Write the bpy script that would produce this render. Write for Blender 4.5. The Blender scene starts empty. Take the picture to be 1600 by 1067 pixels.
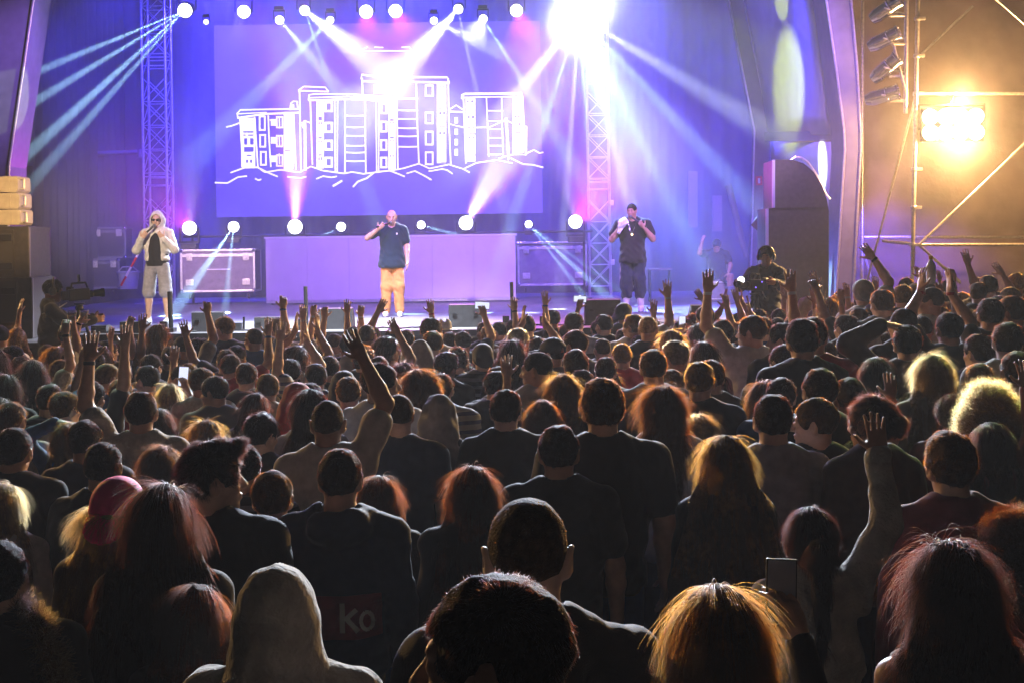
import bpy, bmesh, math, random
import numpy as np
from mathutils import Vector, Matrix, Euler

# ------------------------------------------------------------------ camera, world, exposure
SC = bpy.context.scene
COL = SC.collection
rng = np.random.default_rng(7)
random.seed(7)
F = 2080.0            # focal length in pixels of the 1600 px wide frame
HY = 385.0            # picture row of the eye level
CAMZ = 2.45
ROLL = math.radians(0.8)

cam_d = bpy.data.cameras.new('camera')
cam = bpy.data.objects.new('camera', cam_d)
COL.objects.link(cam)
cam_d.sensor_width = 36.0
cam_d.lens = 36.0 * F / 1600.0
cam_d.shift_y = -(533.5 - HY) / 1600.0
cam_d.clip_start = 0.05
cam_d.clip_end = 3000
cam.location = (0, 0, CAMZ)
cam.rotation_euler = (Matrix.Rotation(math.pi / 2, 3, 'X') @ Matrix.Rotation(-ROLL, 3, 'Z')).to_euler()
SC.camera = cam

W = bpy.data.worlds.new('World')
SC.world = W
W.use_nodes = True
bg = W.node_tree.nodes['Background']
sky = W.node_tree.nodes.new('ShaderNodeTexSky')
sky.sky_type = 'NISHITA'
sky.sun_disc = False
sky.sun_elevation = math.radians(-4)
sky.sun_rotation = math.radians(200)
W.node_tree.links.new(sky.outputs[0], bg.inputs[0])
bg.inputs[1].default_value = 0.085

SC.view_settings.view_transform = 'Standard'
SC.view_settings.look = 'None'
SC.view_settings.exposure = 0.0
SC.view_settings.gamma = 1.0
cy = SC.cycles
cy.use_denoising = True
cy.denoiser = 'OPENIMAGEDENOISE'
cy.use_adaptive_sampling = True
cy.adaptive_threshold = 0.015
cy.max_bounces = 4
cy.diffuse_bounces = 2
cy.glossy_bounces = 2
cy.transmission_bounces = 3
cy.volume_bounces = 0
cy.transparent_max_bounces = 8
cy.caustics_reflective = False
cy.caustics_refractive = False
cy.sample_clamp_indirect = 3.0
cy.use_light_tree = True


def unroll(x, y):
    dx, dy = x - 800.0, y - HY
    c, s = math.cos(ROLL), math.sin(ROLL)
    return dx * c - dy * s, dx * s + dy * c


def P(x, y, Y):
    """The world point seen at picture position (x, y) at distance Y in front of the camera."""
    dx, dy = unroll(x, y)
    return Vector((dx * Y / F, Y, CAMZ - dy * Y / F))


def floor_at(x, y, z):
    """The world point at height z seen at picture position (x, y)."""
    dx, dy = unroll(x, y)
    return P(x, y, (CAMZ - z) * F / dy)


GAIN = {'beam': 0.26, 'blue_wash': 2.3, 'violet_front_wash': 1.45, 'warm_key': 1.6, 'white_front_strip': 3.6, 'audience_blinder_glow': 0.26, 'flood_glow': 0.58, 'added_scrim_fill': 0.40, 'green_profile': 0.62, 'cool_backlight': 0.42}
# ------------------------------------------------------------------ lamps
def lamp(name, kind, loc, color, power, target=None, size=20.0, blend=0.5, radius=0.05, parent=None):
    d = bpy.data.lights.new(name, kind)
    d.color = color
    d.energy = power * GAIN.get(name, 1.0)
    if kind == 'SPOT':
        d.spot_size = math.radians(size)
        d.spot_blend = blend
        d.shadow_soft_size = radius
    elif kind == 'POINT':
        d.shadow_soft_size = radius
    elif kind == 'AREA':
        d.size = radius
        d.spread = math.radians(size)
    o = bpy.data.objects.new(name, d)
    COL.objects.link(o)
    o.location = loc
    if target is not None:
        o.rotation_euler = (Vector(target) - Vector(loc)).to_track_quat('-Z', 'Y').to_euler()
    if parent is not None:
        o.parent = parent
        o.location = Vector(loc) - parent.location
    return o


WHITE = (0.76, 0.87, 1.0)
CYAN = (0.42, 0.78, 1.0)
BLUE = (0.04, 0.03, 1.0)
VIOLET = (0.34, 0.16, 1.0)
MAGENTA = (0.85, 0.06, 0.95)
AMBER = (1.0, 0.58, 0.21)
WARM = (1.0, 0.74, 0.50)

# washes hung from the (out of frame) front and mid trusses of this stage
for X in (-6.2, -2.2, 2.2, 6.0):
    lamp('blue_wash', 'SPOT', (X, 27.5, 8.6), BLUE, 9000, (X * 0.9, 33.4, 4.6), 95, 1.0, 0.25)
for X in (-4.5, 0.0, 4.5):
    lamp('violet_front_wash', 'SPOT', (X, 18.2, 8.2), VIOLET, 5200, (X * 0.8, 27.5, 1.6), 62, 0.9, 0.25)
lamp('warm_key', 'SPOT', (-7.5, 6.0, 8.6), WARM, 9000, P(245, 410, 21.4), 9, 0.9, 0.2)
lamp('warm_key', 'SPOT', (-6.0, 5.0, 8.6), WARM, 10500, P(615, 405, 23.0), 8, 0.9, 0.2)
lamp('warm_key', 'SPOT', (7.0, 8.0, 8.6), (1.0, 0.62, 0.62), 4500, P(993, 400, 23.4), 8, 0.9, 0.2)
lamp('blue_wash', 'SPOT', (4.2, 24.6, 8.8), BLUE, 1300, P(1250, 200, 26.5), 50, 1.0, 0.25)
lamp('blue_wash', 'SPOT', (-7.6, 25.5, 8.8), BLUE, 2500, (-8.6, 31.5, 3.2), 75, 1.0, 0.25)
lamp('warm_key', 'SPOT', (-7.5, 8.0, 8.6), (1.0, .66, .62), 17000, P(338, 424, 29.1), 7.5, 0.9, 0.2)
lamp('warm_key', 'SPOT', (4.0, 8.0, 8.8), (1.0, .6, .62), 6000, P(1126, 428, 27.1), 5, 0.9, 0.2)  # extra lamp added to brighten the seated man, no fixture
lamp('warm_key', 'SPOT', (-2.6, 8.0, 8.8), (1.0, .74, .70), 15000, P(128, 405, 30.5), 7, 0.9, 0.2)  # extra fill added so the stacked cases show, no fixture
lamp('violet_rib_wash', 'SPOT', (-3.5, 19.3, 8.8), VIOLET, 9000, P(16, 120, 22.2), 26, 1.0, 0.2)
lamp('white_front_strip', 'SPOT', (-2.0, 17.8, 8.6), WHITE, 9000, (-2.6, 20.3, 1.26), 46, 0.8, 0.2)
# warm back lights on both stage wings, aimed out over the audience (the one on the left wing is out of frame)
# pale back light added for rims on the audience's heads, hung from no fixture
lamp('cool_backlight', 'SPOT', (-2.5, 23.9, 7.6), (.62, .56, 1.0), 15000, (-1.6, 8.0, 1.5), 46, 0.9, 0.2)
lamp('green_backlight', 'SPOT', (5.5, 18.4, 9.5), (.75, 1.0, .35), 9000, P(1525, 650, 7.0), 9, 0.9, 0.15)
lamp('green_backlight', 'SPOT', (-5.5, 18.4, 9.5), (.6, 1.0, .75), 9000, P(120, 690, 8.5), 9, 0.9, 0.15)
lamp('green_backlight', 'SPOT', (0.5, 18.4, 9.5), (.6, 1.0, .7), 7000, P(690, 570, 11.5), 5, 0.9, 0.15)
lamp('amber_side_key', 'SPOT', (5.0, 4.0, 7.5), AMBER, 42000, P(10, 316, 19.0), 7, 0.8, 0.2)
lamp('audience_blinder_glow', 'SPOT', (-12.6, 21.2, 5.0), AMBER, 30000, (0.4, 6.0, 1.3), 50, 0.8, 0.3)
# ------------------------------------------------------------------ materials
def mat(name, base, rough=0.6, metal=0.0, noise=0.0, scale=8.0, bump=0.0, bscale=60.0, emit=None, estr=0.0,
        trans=0.0, spec=0.5, sheen=0.0, alpha=1.0):
    m = bpy.data.materials.new(name)
    m.use_nodes = True
    nt = m.node_tree
    b = nt.nodes['Principled BSDF']
    b.inputs['Base Color'].default_value = (*base, 1)
    b.inputs['Roughness'].default_value = rough
    b.inputs['Metallic'].default_value = metal
    b.inputs['Specular IOR Level'].default_value = spec
    if trans:
        b.inputs['Transmission Weight'].default_value = trans
    if sheen:
        b.inputs['Sheen Weight'].default_value = sheen
    if noise or bump:
        tc = nt.nodes.new('ShaderNodeTexCoord')
    if noise:
        n = nt.nodes.new('ShaderNodeTexNoise')
        n.inputs['Scale'].default_value = scale
        n.inputs['Detail'].default_value = 5
        nt.links.new(tc.outputs['Object'], n.inputs['Vector'])
        r = nt.nodes.new('ShaderNodeMapRange')
        r.inputs['From Min'].default_value = 0.3
        r.inputs['From Max'].default_value = 0.7
        r.inputs['To Min'].default_value = 1.0 - noise
        r.inputs['To Max'].default_value = 1.0 + noise
        nt.links.new(n.outputs['Fac'], r.inputs['Value'])
        mx = nt.nodes.new('ShaderNodeVectorMath')
        mx.operation = 'SCALE'
        mx.inputs[0].default_value = base
        nt.links.new(r.outputs[0], mx.inputs['Scale'])
        nt.links.new(mx.outputs[0], b.inputs['Base Color'])
    if bump:
        n2 = nt.nodes.new('ShaderNodeTexNoise')
        n2.inputs['Scale'].default_value = bscale
        n2.inputs['Detail'].default_value = 4
        nt.links.new(tc.outputs['Object'], n2.inputs['Vector'])
        bp = nt.nodes.new('ShaderNodeBump')
        bp.inputs['Strength'].default_value = bump
        bp.inputs['Distance'].default_value = 0.02
        nt.links.new(n2.outputs['Fac'], bp.inputs['Height'])
        nt.links.new(bp.outputs[0], b.inputs['Normal'])
    if emit:
        b.inputs['Emission Color'].default_value = (*emit, 1)
        b.inputs['Emission Strength'].default_value = estr
        m.cycles.emission_sampling = 'NONE'
    return m


def hair_mat(name, melanin, red):
    m = bpy.data.materials.new(name)
    m.use_nodes = True
    nt = m.node_tree
    nt.nodes.remove(nt.nodes['Principled BSDF'])
    h = nt.nodes.new('ShaderNodeBsdfHairPrincipled')
    h.parametrization = 'MELANIN'
    h.inputs['Melanin'].default_value = melanin
    h.inputs['Melanin Redness'].default_value = red
    h.inputs['Roughness'].default_value = 0.5
    h.inputs['Radial Roughness'].default_value = 0.4
    nt.links.new(h.outputs[0], nt.nodes['Material Output'].inputs[0])
    return m


M = {}
M['black'] = mat('black_plastic', (0.012, 0.012, 0.014), 0.45, noise=0.3, scale=30)
M['black_metal'] = mat('black_metal', (0.02, 0.02, 0.022), 0.38, 0.6, noise=0.3)
M['speaker'] = mat('speaker_black', (0.022, 0.02, 0.022), 0.6, noise=0.35, scale=14, bump=0.2, bscale=240)
M['grille'] = mat('speaker_grille', (0.03, 0.028, 0.028), 0.5, 0.3, bump=0.6, bscale=420)
M['speaker_pale'] = mat('speaker_pale', (0.36, 0.33, 0.3), 0.5, noise=0.12, scale=9)
M['alu'] = mat('aluminium', (0.72, 0.72, 0.75), 0.32, 0.85, noise=0.1, scale=20)
M['alu_matt'] = mat('aluminium_matt', (0.13, 0.125, 0.15), 0.5, 0.2, noise=0.12, scale=6)
M['chrome'] = mat('chrome', (0.85, 0.85, 0.85), 0.14, 1.0)
M['steel'] = mat('galvanised_steel', (0.55, 0.54, 0.5), 0.36, 0.7, noise=0.2, scale=25)
M['case'] = mat('flight_case_laminate', (0.16, 0.13, 0.15), 0.5, noise=0.25, scale=10)
M['case_dark'] = mat('flight_case_black', (0.025, 0.022, 0.028), 0.5, noise=0.25, scale=10)
M['deck'] = mat('stage_plywood', (0.16, 0.15, 0.16), 0.42, noise=0.3, scale=2.2, bump=0.15, bscale=30)
M['ground'] = mat('asphalt', (0.05, 0.048, 0.046), 0.85, noise=0.35, scale=3, bump=0.5, bscale=150)
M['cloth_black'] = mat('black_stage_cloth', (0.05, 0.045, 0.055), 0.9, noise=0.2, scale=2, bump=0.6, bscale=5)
M['scrim'] = mat('brown_scrim', (0.27, 0.21, 0.17), 0.85, noise=0.42, scale=.8, bump=0.9, bscale=3.5)
M['canvas'] = mat('roof_canvas', (0.42, 0.42, 0.46), 0.7, noise=0.12, scale=1.4, bump=0.4, bscale=4)
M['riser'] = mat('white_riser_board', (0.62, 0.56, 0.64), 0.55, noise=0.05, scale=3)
M['white'] = mat('white_paint', (0.75, 0.75, 0.75), 0.4)
M['red'] = mat('red_paint', (0.6, 0.03, 0.03), 0.45)
M['rubber'] = mat('rubber', (0.02, 0.02, 0.02), 0.8)
M['glass_dark'] = mat('camera_glass', (0.02, 0.02, 0.03), 0.08, spec=0.9)
M['lens'] = mat('lamp_lens_white', (0.8, 0.8, 0.8), 0.3, emit=(0.92, 0.96, 1.0), estr=14)
M['lens_yellow'] = mat('lamp_lens_yellow', (0.8, 0.8, 0.4), 0.3, emit=(1.0, 0.95, 0.45), estr=3)
M['lens_warm'] = mat('floodlight_lens', (0.9, 0.8, 0.6), 0.3, emit=(1.0, 0.82, 0.5), estr=40)
M['bulb'] = mat('pendant_glow', (0.9, 0.8, 0.6), 0.3, emit=(1.0, 0.7, 0.3), estr=10)
M['line'] = mat('screen_line_white', (0.2, 0.2, 0.2), 0.6, emit=(0.95, 0.9, 1.0), estr=1.6)
M['phone_screen'] = mat('phone_screen', (0.1, 0.1, 0.1), 0.2, emit=(0.75, 0.8, 1.0), estr=1.1)
M['phone_blue'] = mat('phone_screen_blue', (0.1, 0.1, 0.1), 0.2, emit=(0.25, 0.3, 1.0), estr=1.0)
M['led_blue'] = mat('blue_indicator', (0.1, 0.1, 0.3), 0.3, emit=(0.2, 0.12, 1.0), estr=3.0)
M['cup'] = mat('clear_plastic_cup', (0.9, 0.9, 0.88), 0.12, trans=0.75)
M['beer'] = mat('beer', (0.95, 0.55, 0.08), 0.1, trans=0.4)
M['grey_plastic'] = mat('grey_plastic', (0.32, 0.33, 0.36), 0.5)
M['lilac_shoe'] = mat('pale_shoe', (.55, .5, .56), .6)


# the picture on the video wall: one blue violet field
def screen_material():
    m = bpy.data.materials.new('video_wall_picture')
    m.use_nodes = True
    nt = m.node_tree
    b = nt.nodes['Principled BSDF']
    b.inputs['Base Color'].default_value = (0.05, 0.05, 0.06, 1)
    b.inputs['Roughness'].default_value = 0.5
    b.inputs['Emission Color'].default_value = (0.17, 0.09, 0.85, 1)
    b.inputs['Emission Strength'].default_value = 0.55
    return m


M['screen'] = screen_material()


# ------------------------------------------------------------------ mesh helpers
class MB:
    """Collects boxes, tubes and lathes and links them as one mesh object."""

    def __init__(self):
        self.bm = bmesh.new()

    def box(self, c, s, rot=None, bev=0.0):
        r = bmesh.ops.create_cube(self.bm, size=1.0)
        vs = r['verts']
        m = Matrix.Translation(Vector(c)) @ (rot.to_4x4() if rot else Matrix.Identity(4)) @ Matrix.Diagonal((*s, 1))
        bmesh.ops.transform(self.bm, matrix=m, verts=vs)
        if bev:
            es = list({e for v in vs for e in v.link_edges})
            bmesh.ops.bevel(self.bm, geom=es, offset=bev, segments=2, affect='EDGES', profile=0.7)
        return self

    def tube(self, a, b, r, r2=None, n=10):
        a, b = Vector(a), Vector(b)
        d = b - a
        L = d.length
        if L < 1e-6:
            return self
        res = bmesh.ops.create_cone(self.bm, cap_ends=True, segments=n, radius1=r, radius2=r if r2 is None else r2, depth=L)
        q = d.to_track_quat('Z', 'Y')
        bmesh.ops.transform(self.bm, matrix=Matrix.Translation((a + b) / 2) @ q.to_matrix().to_4x4(), verts=res['verts'])
        return self

    def path(self, pts, r, n=8):
        for a, b in zip(pts[:-1], pts[1:]):
            self.tube(a, b, r, n=n)
        for p in pts[1:-1]:
            self.ball(p, r * 1.0, 8)
        return self

    def ball(self, c, r, n=12, s=(1, 1, 1)):
        res = bmesh.ops.create_uvsphere(self.bm, u_segments=n, v_segments=max(4, n // 2), radius=r)
        bmesh.ops.transform(self.bm, matrix=Matrix.Translation(Vector(c)) @ Matrix.Diagonal((*s, 1)), verts=res['verts'])
        return self

    def lathe(self, prof, a, axis=(0, 0, 1), n=20):
        """prof: list of (radius, distance along axis)."""
        q = Vector(axis).to_track_quat('Z', 'Y').to_matrix().to_4x4()
        m = Matrix.Translation(Vector(a)) @ q
        rings = []
        for (r, z) in prof:
            rings.append([self.bm.verts.new(m @ Vector((r * math.cos(2 * math.pi * i / n), r * math.sin(2 * math.pi * i / n), z))) for i in range(n)])
        for r0, r1 in zip(rings[:-1], rings[1:]):
            for i in range(n):
                self.bm.faces.new((r0[i], r0[(i + 1) % n], r1[(i + 1) % n], r1[i]))
        self.bm.faces.new(list(reversed(rings[0])))
        self.bm.faces.new(rings[-1])
        return self

    def prism(self, poly, d):
        """A closed outline (list of 3-D points) pushed along the vector d."""
        d = Vector(d)
        a = [self.bm.verts.new(Vector(p)) for p in poly]
        b = [self.bm.verts.new(Vector(p) + d) for p in poly]
        n = len(a)
        self.bm.faces.new(a)
        self.bm.faces.new(list(reversed(b)))
        for i in range(n):
            self.bm.faces.new((a[i], b[i], b[(i + 1) % n], a[(i + 1) % n]))
        return self

    def build(self, name, m, parent=None, smooth=False):
        bmesh.ops.recalc_face_normals(self.bm, faces=self.bm.faces)
        me = bpy.data.meshes.new(name)
        if parent is not None:
            bmesh.ops.translate(self.bm, vec=-parent.location, verts=self.bm.verts)
        self.bm.to_mesh(me)
        self.bm.free()
        me.materials.append(m)
        if smooth:
            me.polygons.foreach_set('use_smooth', [True] * len(me.polygons))
            try:
                me.set_sharp_from_angle(angle=math.radians(40))
            except Exception:
                pass
        o = bpy.data.objects.new(name, me)
        COL.objects.link(o)
        if parent is not None:
            o.parent = parent
        return o


def tag(o, label=None, cat=None, group=None, kind=None):
    if label:
        o['label'] = label
    if cat:
        o['category'] = cat
    if group:
        o['group'] = group
    if kind:
        o['kind'] = kind
    return o


def thing(name, label, cat, loc=(0, 0, 0), group=None):
    o = bpy.data.objects.new(name, None)
    o.empty_display_size = 0.2
    COL.objects.link(o)
    o.location = loc
    return tag(o, label, cat, group)


def copy_tree(o, parent=None):
    c = o.copy()
    COL.objects.link(c)
    if parent is not None:
        c.parent = parent
    for ch in o.children:
        copy_tree(ch, c)
    return c
# ------------------------------------------------------------------ the setting
STZ = 1.26            # height of the stage floor


def ground_z(X, Y):
    def ss(t):
        t = min(1.0, max(0.0, t))
        return t * t * (3 - 2 * t)
    return 0.30 * ss((X - 2.0) / 3.0) * ss((Y - 8.0) / 5.0) * (1.0 - ss((Y - 17.3) / 0.8))


def build_ground():
    bm = bmesh.new()
    xs = [-80, -40, -20] + [i * 0.5 for i in range(-24, 25)] + [20, 40, 80]
    ys = [-60, -30, -10, -4] + [i * 0.5 for i in range(0, 60)] + [40, 60, 90]
    vs = [[bm.verts.new((x, y, ground_z(x, y))) for y in ys] for x in xs]
    for i in range(len(xs) - 1):
        for j in range(len(ys) - 1):
            bm.faces.new((vs[i][j], vs[i + 1][j], vs[i + 1][j + 1], vs[i][j + 1]))
    me = bpy.data.meshes.new('ground')
    bm.to_mesh(me)
    me.materials.append(M['ground'])
    o = bpy.data.objects.new('ground', me)
    COL.objects.link(o)
    o['kind'] = 'structure'


build_ground()

# stage: deck and front skirt
st = thing('stage', 'long raised black plywood stage floor behind the crowd', 'stage', (-1.0, 19.2, 0))
MB().box((-1.2, 26.4, STZ - 0.06), (18.0, 14.4, 0.12), bev=0.006).build('deck', M['deck'], st)
MB().box((-1.2, 19.245, (STZ - 0.13) / 2), (17.8, 0.05, STZ - 0.14)).build('skirt', M['cloth_black'], st)
edge = MB()
edge.box((-1.2, 19.185, STZ - 0.05), (18.0, 0.022, 0.09)).build('edge_trim', M['black_metal'], st)


def drape(name, x0, x1, Y, z0, z1, m, label, cat, amp=0.06, wl=0.45, dirv=(1, 0)):
    bm = bmesh.new()
    n = int((x1 - x0) / 0.06) + 1
    cols = []
    for i in range(n + 1):
        t = x0 + (x1 - x0) * i / n
        y = amp * math.sin(t * 2 * math.pi / wl + 0.8 * math.sin(t * 1.7)) + amp * 0.4 * math.sin(t * 9.1)
        if dirv == (1, 0):
            cols.append([bm.verts.new((t, Y + y * (0.6 + 0.4 * k / 6), z0 + (z1 - z0) * k / 6)) for k in (6, 5, 4, 3, 2, 1, 0)])
        else:
            cols.append([bm.verts.new((Y + y, t, z0 + (z1 - z0) * k / 6)) for k in (6, 5, 4, 3, 2, 1, 0)])
    for a, b in zip(cols[:-1], cols[1:]):
        for k in range(6):
            bm.faces.new((a[k], b[k], b[k + 1], a[k + 1]))
    me = bpy.data.meshes.new(name)
    bm.to_mesh(me)
    bm.free()
    me.polygons.foreach_set('use_smooth', [True] * len(me.polygons))
    me.materials.append(m)
    o = bpy.data.objects.new(name, me)
    COL.objects.link(o)
    sm = o.modifiers.new('thick', 'SOLIDIFY')
    sm.thickness = 0.012
    tag(o, label, cat)
    return o


drape('stage_curtain', -10.2, 6.1, 33.3, STZ + 0.01, 10.5, M['cloth_black'], 'tall black cloth backdrop hanging behind the video wall, lit blue', 'curtain')
drape('wing_curtain', 20.5, 33.0, -9.6, STZ + 0.01, 10.5, M['cloth_black'], 'dark pleated cloth closing the stage wing behind the pale speakers', 'curtain', dirv=(0, 1))
drape('scrim_wall', 5.95, 17.5, 27.6, 0.0, 11.0, M['scrim'], 'brown mesh fabric wall behind the scaffold tower and the floodlight', 'fabric wall', amp=0.03, wl=1.9)

# ------------------------------------------------------------------ video wall with its drawing
YS = 31.0
tl, br = P(334, 40, YS), P(848, 333, YS)
scr = thing('video_wall', 'big video wall glowing violet with a white line drawing of tower blocks', 'screen', (0.5 * (tl.x + br.x), YS, br.z))
MB().box(((tl.x + br.x) / 2, YS + 0.06, (tl.z + br.z) / 2), (br.x - tl.x, 0.10, tl.z - br.z), bev=0.004).build('screen_panel', M['screen'], scr)
MB().box((tl.x + 0.5, YS + 0.2, tl.z + 0.4), (0.06, 0.06, 1.2)).box((br.x - 0.5, YS + 0.2, tl.z + 0.4), (0.06, 0.06, 1.2)).box(
    ((tl.x + br.x) / 2, YS + 0.16, tl.z - 0.2), (br.x - tl.x - 0.2, 0.08, 0.1)).build('hanging_frame', M['black_metal'], scr)


def stroke_mesh():
    """The drawing: white strokes and white patches lying on the screen (flat, as on the real screen)."""
    bm = bmesh.new()
    YD = YS + 0.004
    lay = [0]

    def A(zx, zy):                       # first tile of the traced drawing
        return (330 + zx * 270 / 1067, 40 + zy * 270 / 1067)

    def B(zx, zy):
        return (590 + zx * 270 / 1067, 40 + zy * 270 / 1067)

    def line(pts, w=2.3):
        lay[0] += 1
        Y = YD - 0.00004 * lay[0]
        q = [Vector((p[0], p[1])) for p in pts]
        L, R = [], []
        for i, p in enumerate(q):
            d = (q[min(i + 1, len(q) - 1)] - q[max(i - 1, 0)])
            if d.length == 0:
                continue
            d.normalize()
            nrm = Vector((-d.y, d.x)) * w / 2
            if i == 0:
                p = p - d * w * 0.4
            if i == len(q) - 1:
                p = p + d * w * 0.4
            L.append(bm.verts.new(P(p.x + nrm.x, p.y + nrm.y, Y)))
            R.append(bm.verts.new(P(p.x - nrm.x, p.y - nrm.y, Y)))
        for i in range(len(L) - 1):
            bm.faces.new((L[i], L[i + 1], R[i + 1], R[i]))

    def rect(x0, y0, x1, y1, w=1.9):
        line([(x0, y0), (x1, y0)], w)
        line([(x1, y0), (x1, y1)], w)
        line([(x1, y1), (x0, y1)], w)
        line([(x0, y1), (x0, y0)], w)

    def fill(x0, y0, x1, y1):
        lay[0] += 1
        Y = YD - 0.00004 * lay[0]
        bm.faces.new([bm.verts.new(P(*p, Y)) for p in ((x0, y0), (x1, y0), (x1, y1), (x0, y1))])

    def patch(f, x0, y0, x1, y1, holes):
        """A white facade strip with rows of dark openings (x0..y1 and the openings in tile coordinates)."""
        ys = [y0]
        for (hy0, hy1, _) in holes:
            ys += [hy0, hy1]
        ys.append(y1)
        for k in range(0, len(ys) - 1, 2):
            fill(*f(x0, ys[k]), *f(x1, ys[k + 1]))
        for (hy0, hy1, xs) in holes:
            e = [x0] + [v for ab in xs for v in ab] + [x1]
            for k in range(0, len(e) - 1, 2):
                if e[k + 1] > e[k]:
                    fill(*f(e[k], hy0), *f(e[k + 1], hy1))

    def pl(f, pts, w=2.3):
        line([f(*p) for p in pts], w)

    # left low block
    pl(A, [(95, 628), (125, 622), (170, 605)])
    pl(A, [(165, 570), (160, 545), (180, 523), (330, 520), (545, 516)])
    pl(A, [(165, 572), (330, 548), (545, 540)], 2.8)
    pl(A, [(165, 548), (340, 538)], 1.6)
    pl(A, [(178, 572), (195, 875)])
    pl(A, [(268, 570), (288, 875)])
    patch(A, 185, 572, 272, 875, [(585, 592, [(200, 207), (225, 232), (250, 257)]), (604, 611, [(200, 207), (225, 232), (250, 257)]),
                                  (624, 631, [(200, 207), (225, 232), (250, 257)]), (654, 664, [(197, 262)]), (675, 683, [(197, 214), (226, 262)]),
                                  (698, 738, [(203, 223), (240, 262)]), (752, 782, [(203, 262)]), (800, 808, [(218, 250)]), (830, 850, [(215, 228), (240, 252)])])
    for (x, y, h) in ((315, 605, 84), (318, 714, 72), (322, 822, 80)):
        rect(*A(x - 16, y - h / 2), *A(x + 16, y + h / 2), 2.6)
    pl(A, [(352, 560), (357, 700), (368, 872)])
    for y in (600, 711, 825):
        fill(*A(368, y - 20), *A(400, y + 20))
        rect(*A(405, y - 34 + (y - 600) * .05), *A(440, y + 32 + (y - 600) * .05), 2.2)
        line([A(420, y - 30), A(422, y + 30)], 1.8)
    pl(A, [(362, 585), (400, 590)], 1.5)
    patch(A, 448, 548, 508, 890, [(656, 662, [(458, 490)]), (674, 680, [(470, 500)]), (770, 778, [(455, 488)]), (786, 793, [(470, 502)])])
    pl(A, [(508, 548), (522, 890)])
    pl(A, [(488, 520), (492, 485), (505, 470), (530, 470), (535, 515)])
    fill(*A(495, 490), *A(512, 515))
    # tall narrow block
    pl(A, [(540, 402), (572, 378), (705, 384), (722, 405)])
    pl(A, [(540, 404), (722, 410)])
    pl(A, [(545, 404), (550, 640), (555, 905)])
    pl(A, [(583, 590), (586, 895)], 1.8)
    pl(A, [(574, 590), (576, 895)], 1.8)
    pl(A, [(545, 605), (562, 625), (580, 590), (608, 602)], 2.0)
    pl(A, [(562, 600), (566, 632)], 2.0)
    # main wide block
    pl(A, [(612, 470), (600, 460), (605, 430), (640, 425), (850, 425), (1067, 440), (1135, 445)])
    pl(A, [(604, 448), (850, 440), (1135, 458)], 2.0)
    pl(A, [(606, 464), (850, 456), (1130, 470)], 2.6)
    pl(A, [(612, 465), (618, 660), (625, 858)])
    patch(A, 650, 470, 696, 885, [(478, 486, [(660, 666), (675, 681)]), (565, 587, [(662, 684)]), (598, 612, [(662, 670), (676, 684)]),
                                  (690, 700, [(662, 684)]), (713, 724, [(662, 670), (676, 684)]), (797, 805, [(662, 684)]), (815, 835, [(662, 670), (676, 684)])])
    for y in (502, 630, 740, 845):
        rect(*A(706, y - 26), *A(745, y + 28), 3.4)
    pl(A, [(762, 460), (766, 900)], 2.0)
    pl(A, [(780, 460), (778, 905)], 2.0)
    pl(A, [(826, 460), (826, 912)])
    pl(A, [(950, 465), (952, 700), (955, 908)])
    for y in (558, 628, 682, 743, 785, 838):
        pl(A, [(828, y), (890, y + 3), (952, y)], 2.3)
    pl(A, [(1018, 468), (1022, 900)], 2.0)
    pl(A, [(1035, 468), (1034, 900)], 2.0)
    # right part of the main block and the tallest block (second tile)
    for y in (515, 628, 742, 850):
        rect(*B(22, y - 32), *B(55, y + 28), 3.0)
    patch(B, 66, 475, 112, 890, [(580, 590, [(76, 100)]), (596, 606, [(76, 84), (92, 100)]), (690, 698, [(76, 100)]), (708, 715, [(76, 84), (92, 100)]), (802, 812, [(76, 84), (92, 100)])])
    pl(B, [(118, 440), (122, 700), (125, 890)])
    pl(B, [(-100, 330), (-98, 305), (0, 318), (430, 322), (440, 350)], 3.0)
    pl(B, [(-95, 345), (200, 350), (440, 355)], 3.0)
    pl(B, [(-95, 330), (-92, 430)])
    pl(B, [(108, 360), (110, 450)])
    rect(*B(-20, 370), *B(42, 418), 2.4)
    pl(B, [(238, 358), (245, 600), (255, 850)])
    for y in (452, 525, 578, 635, 685, 750):
        pl(B, [(125, y), (190, y + 2), (246, y)], 2.3)
    for (y, h) in ((404, 64), (572, 66), (697, 80), (822, 74)):
        rect(*B(297, y - h / 2), *B(340, y + h / 2), 2.6)
    patch(B, 366, 360, 424, 852, [(372, 382, [(385, 392), (404, 412)]), (508, 516, [(378, 420)]), (534, 552, [(380, 394), (404, 418)]), (620, 627, [(378, 420)]),
                                  (637, 643, [(380, 420)]), (660, 676, [(380, 394), (404, 418)]), (762, 770, [(386, 394), (412, 420)]), (846, 850, [(388, 424)])])
    pl(B, [(436, 330), (440, 600), (452, 860)])
    # gap house and right block
    pl(B, [(445, 520), (485, 494), (525, 520)])
    pl(B, [(445, 533), (525, 536)], 2.6)
    for (y, h) in ((588, 38), (658, 38), (722, 40), (785, 42)):
        fill(*B(475, y - h / 2), *B(496, y + h / 2))
    pl(B, [(448, 610), (490, 622), (545, 632)], 2.0)
    pl(B, [(522, 450), (522, 432), (540, 424), (890, 420), (892, 440)], 3.6)
    pl(B, [(530, 446), (890, 440)], 2.0)
    pl(B, [(530, 450), (545, 850)])
    patch(B, 543, 452, 604, 842, [(464, 476, [(552, 562), (578, 590)]), (560, 574, [(556, 568), (582, 596)]), (630, 636, [(556, 574), (584, 600)]),
                                  (668, 676, [(562, 604)]), (690, 700, [(562, 574), (588, 600)]), (797, 806, [(564, 574), (592, 602)])])
    pl(B, [(612, 632), (690, 630), (790, 585), (835, 606)], 2.0)
    pl(B, [(672, 446), (680, 640), (686, 810)], 2.0)
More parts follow.
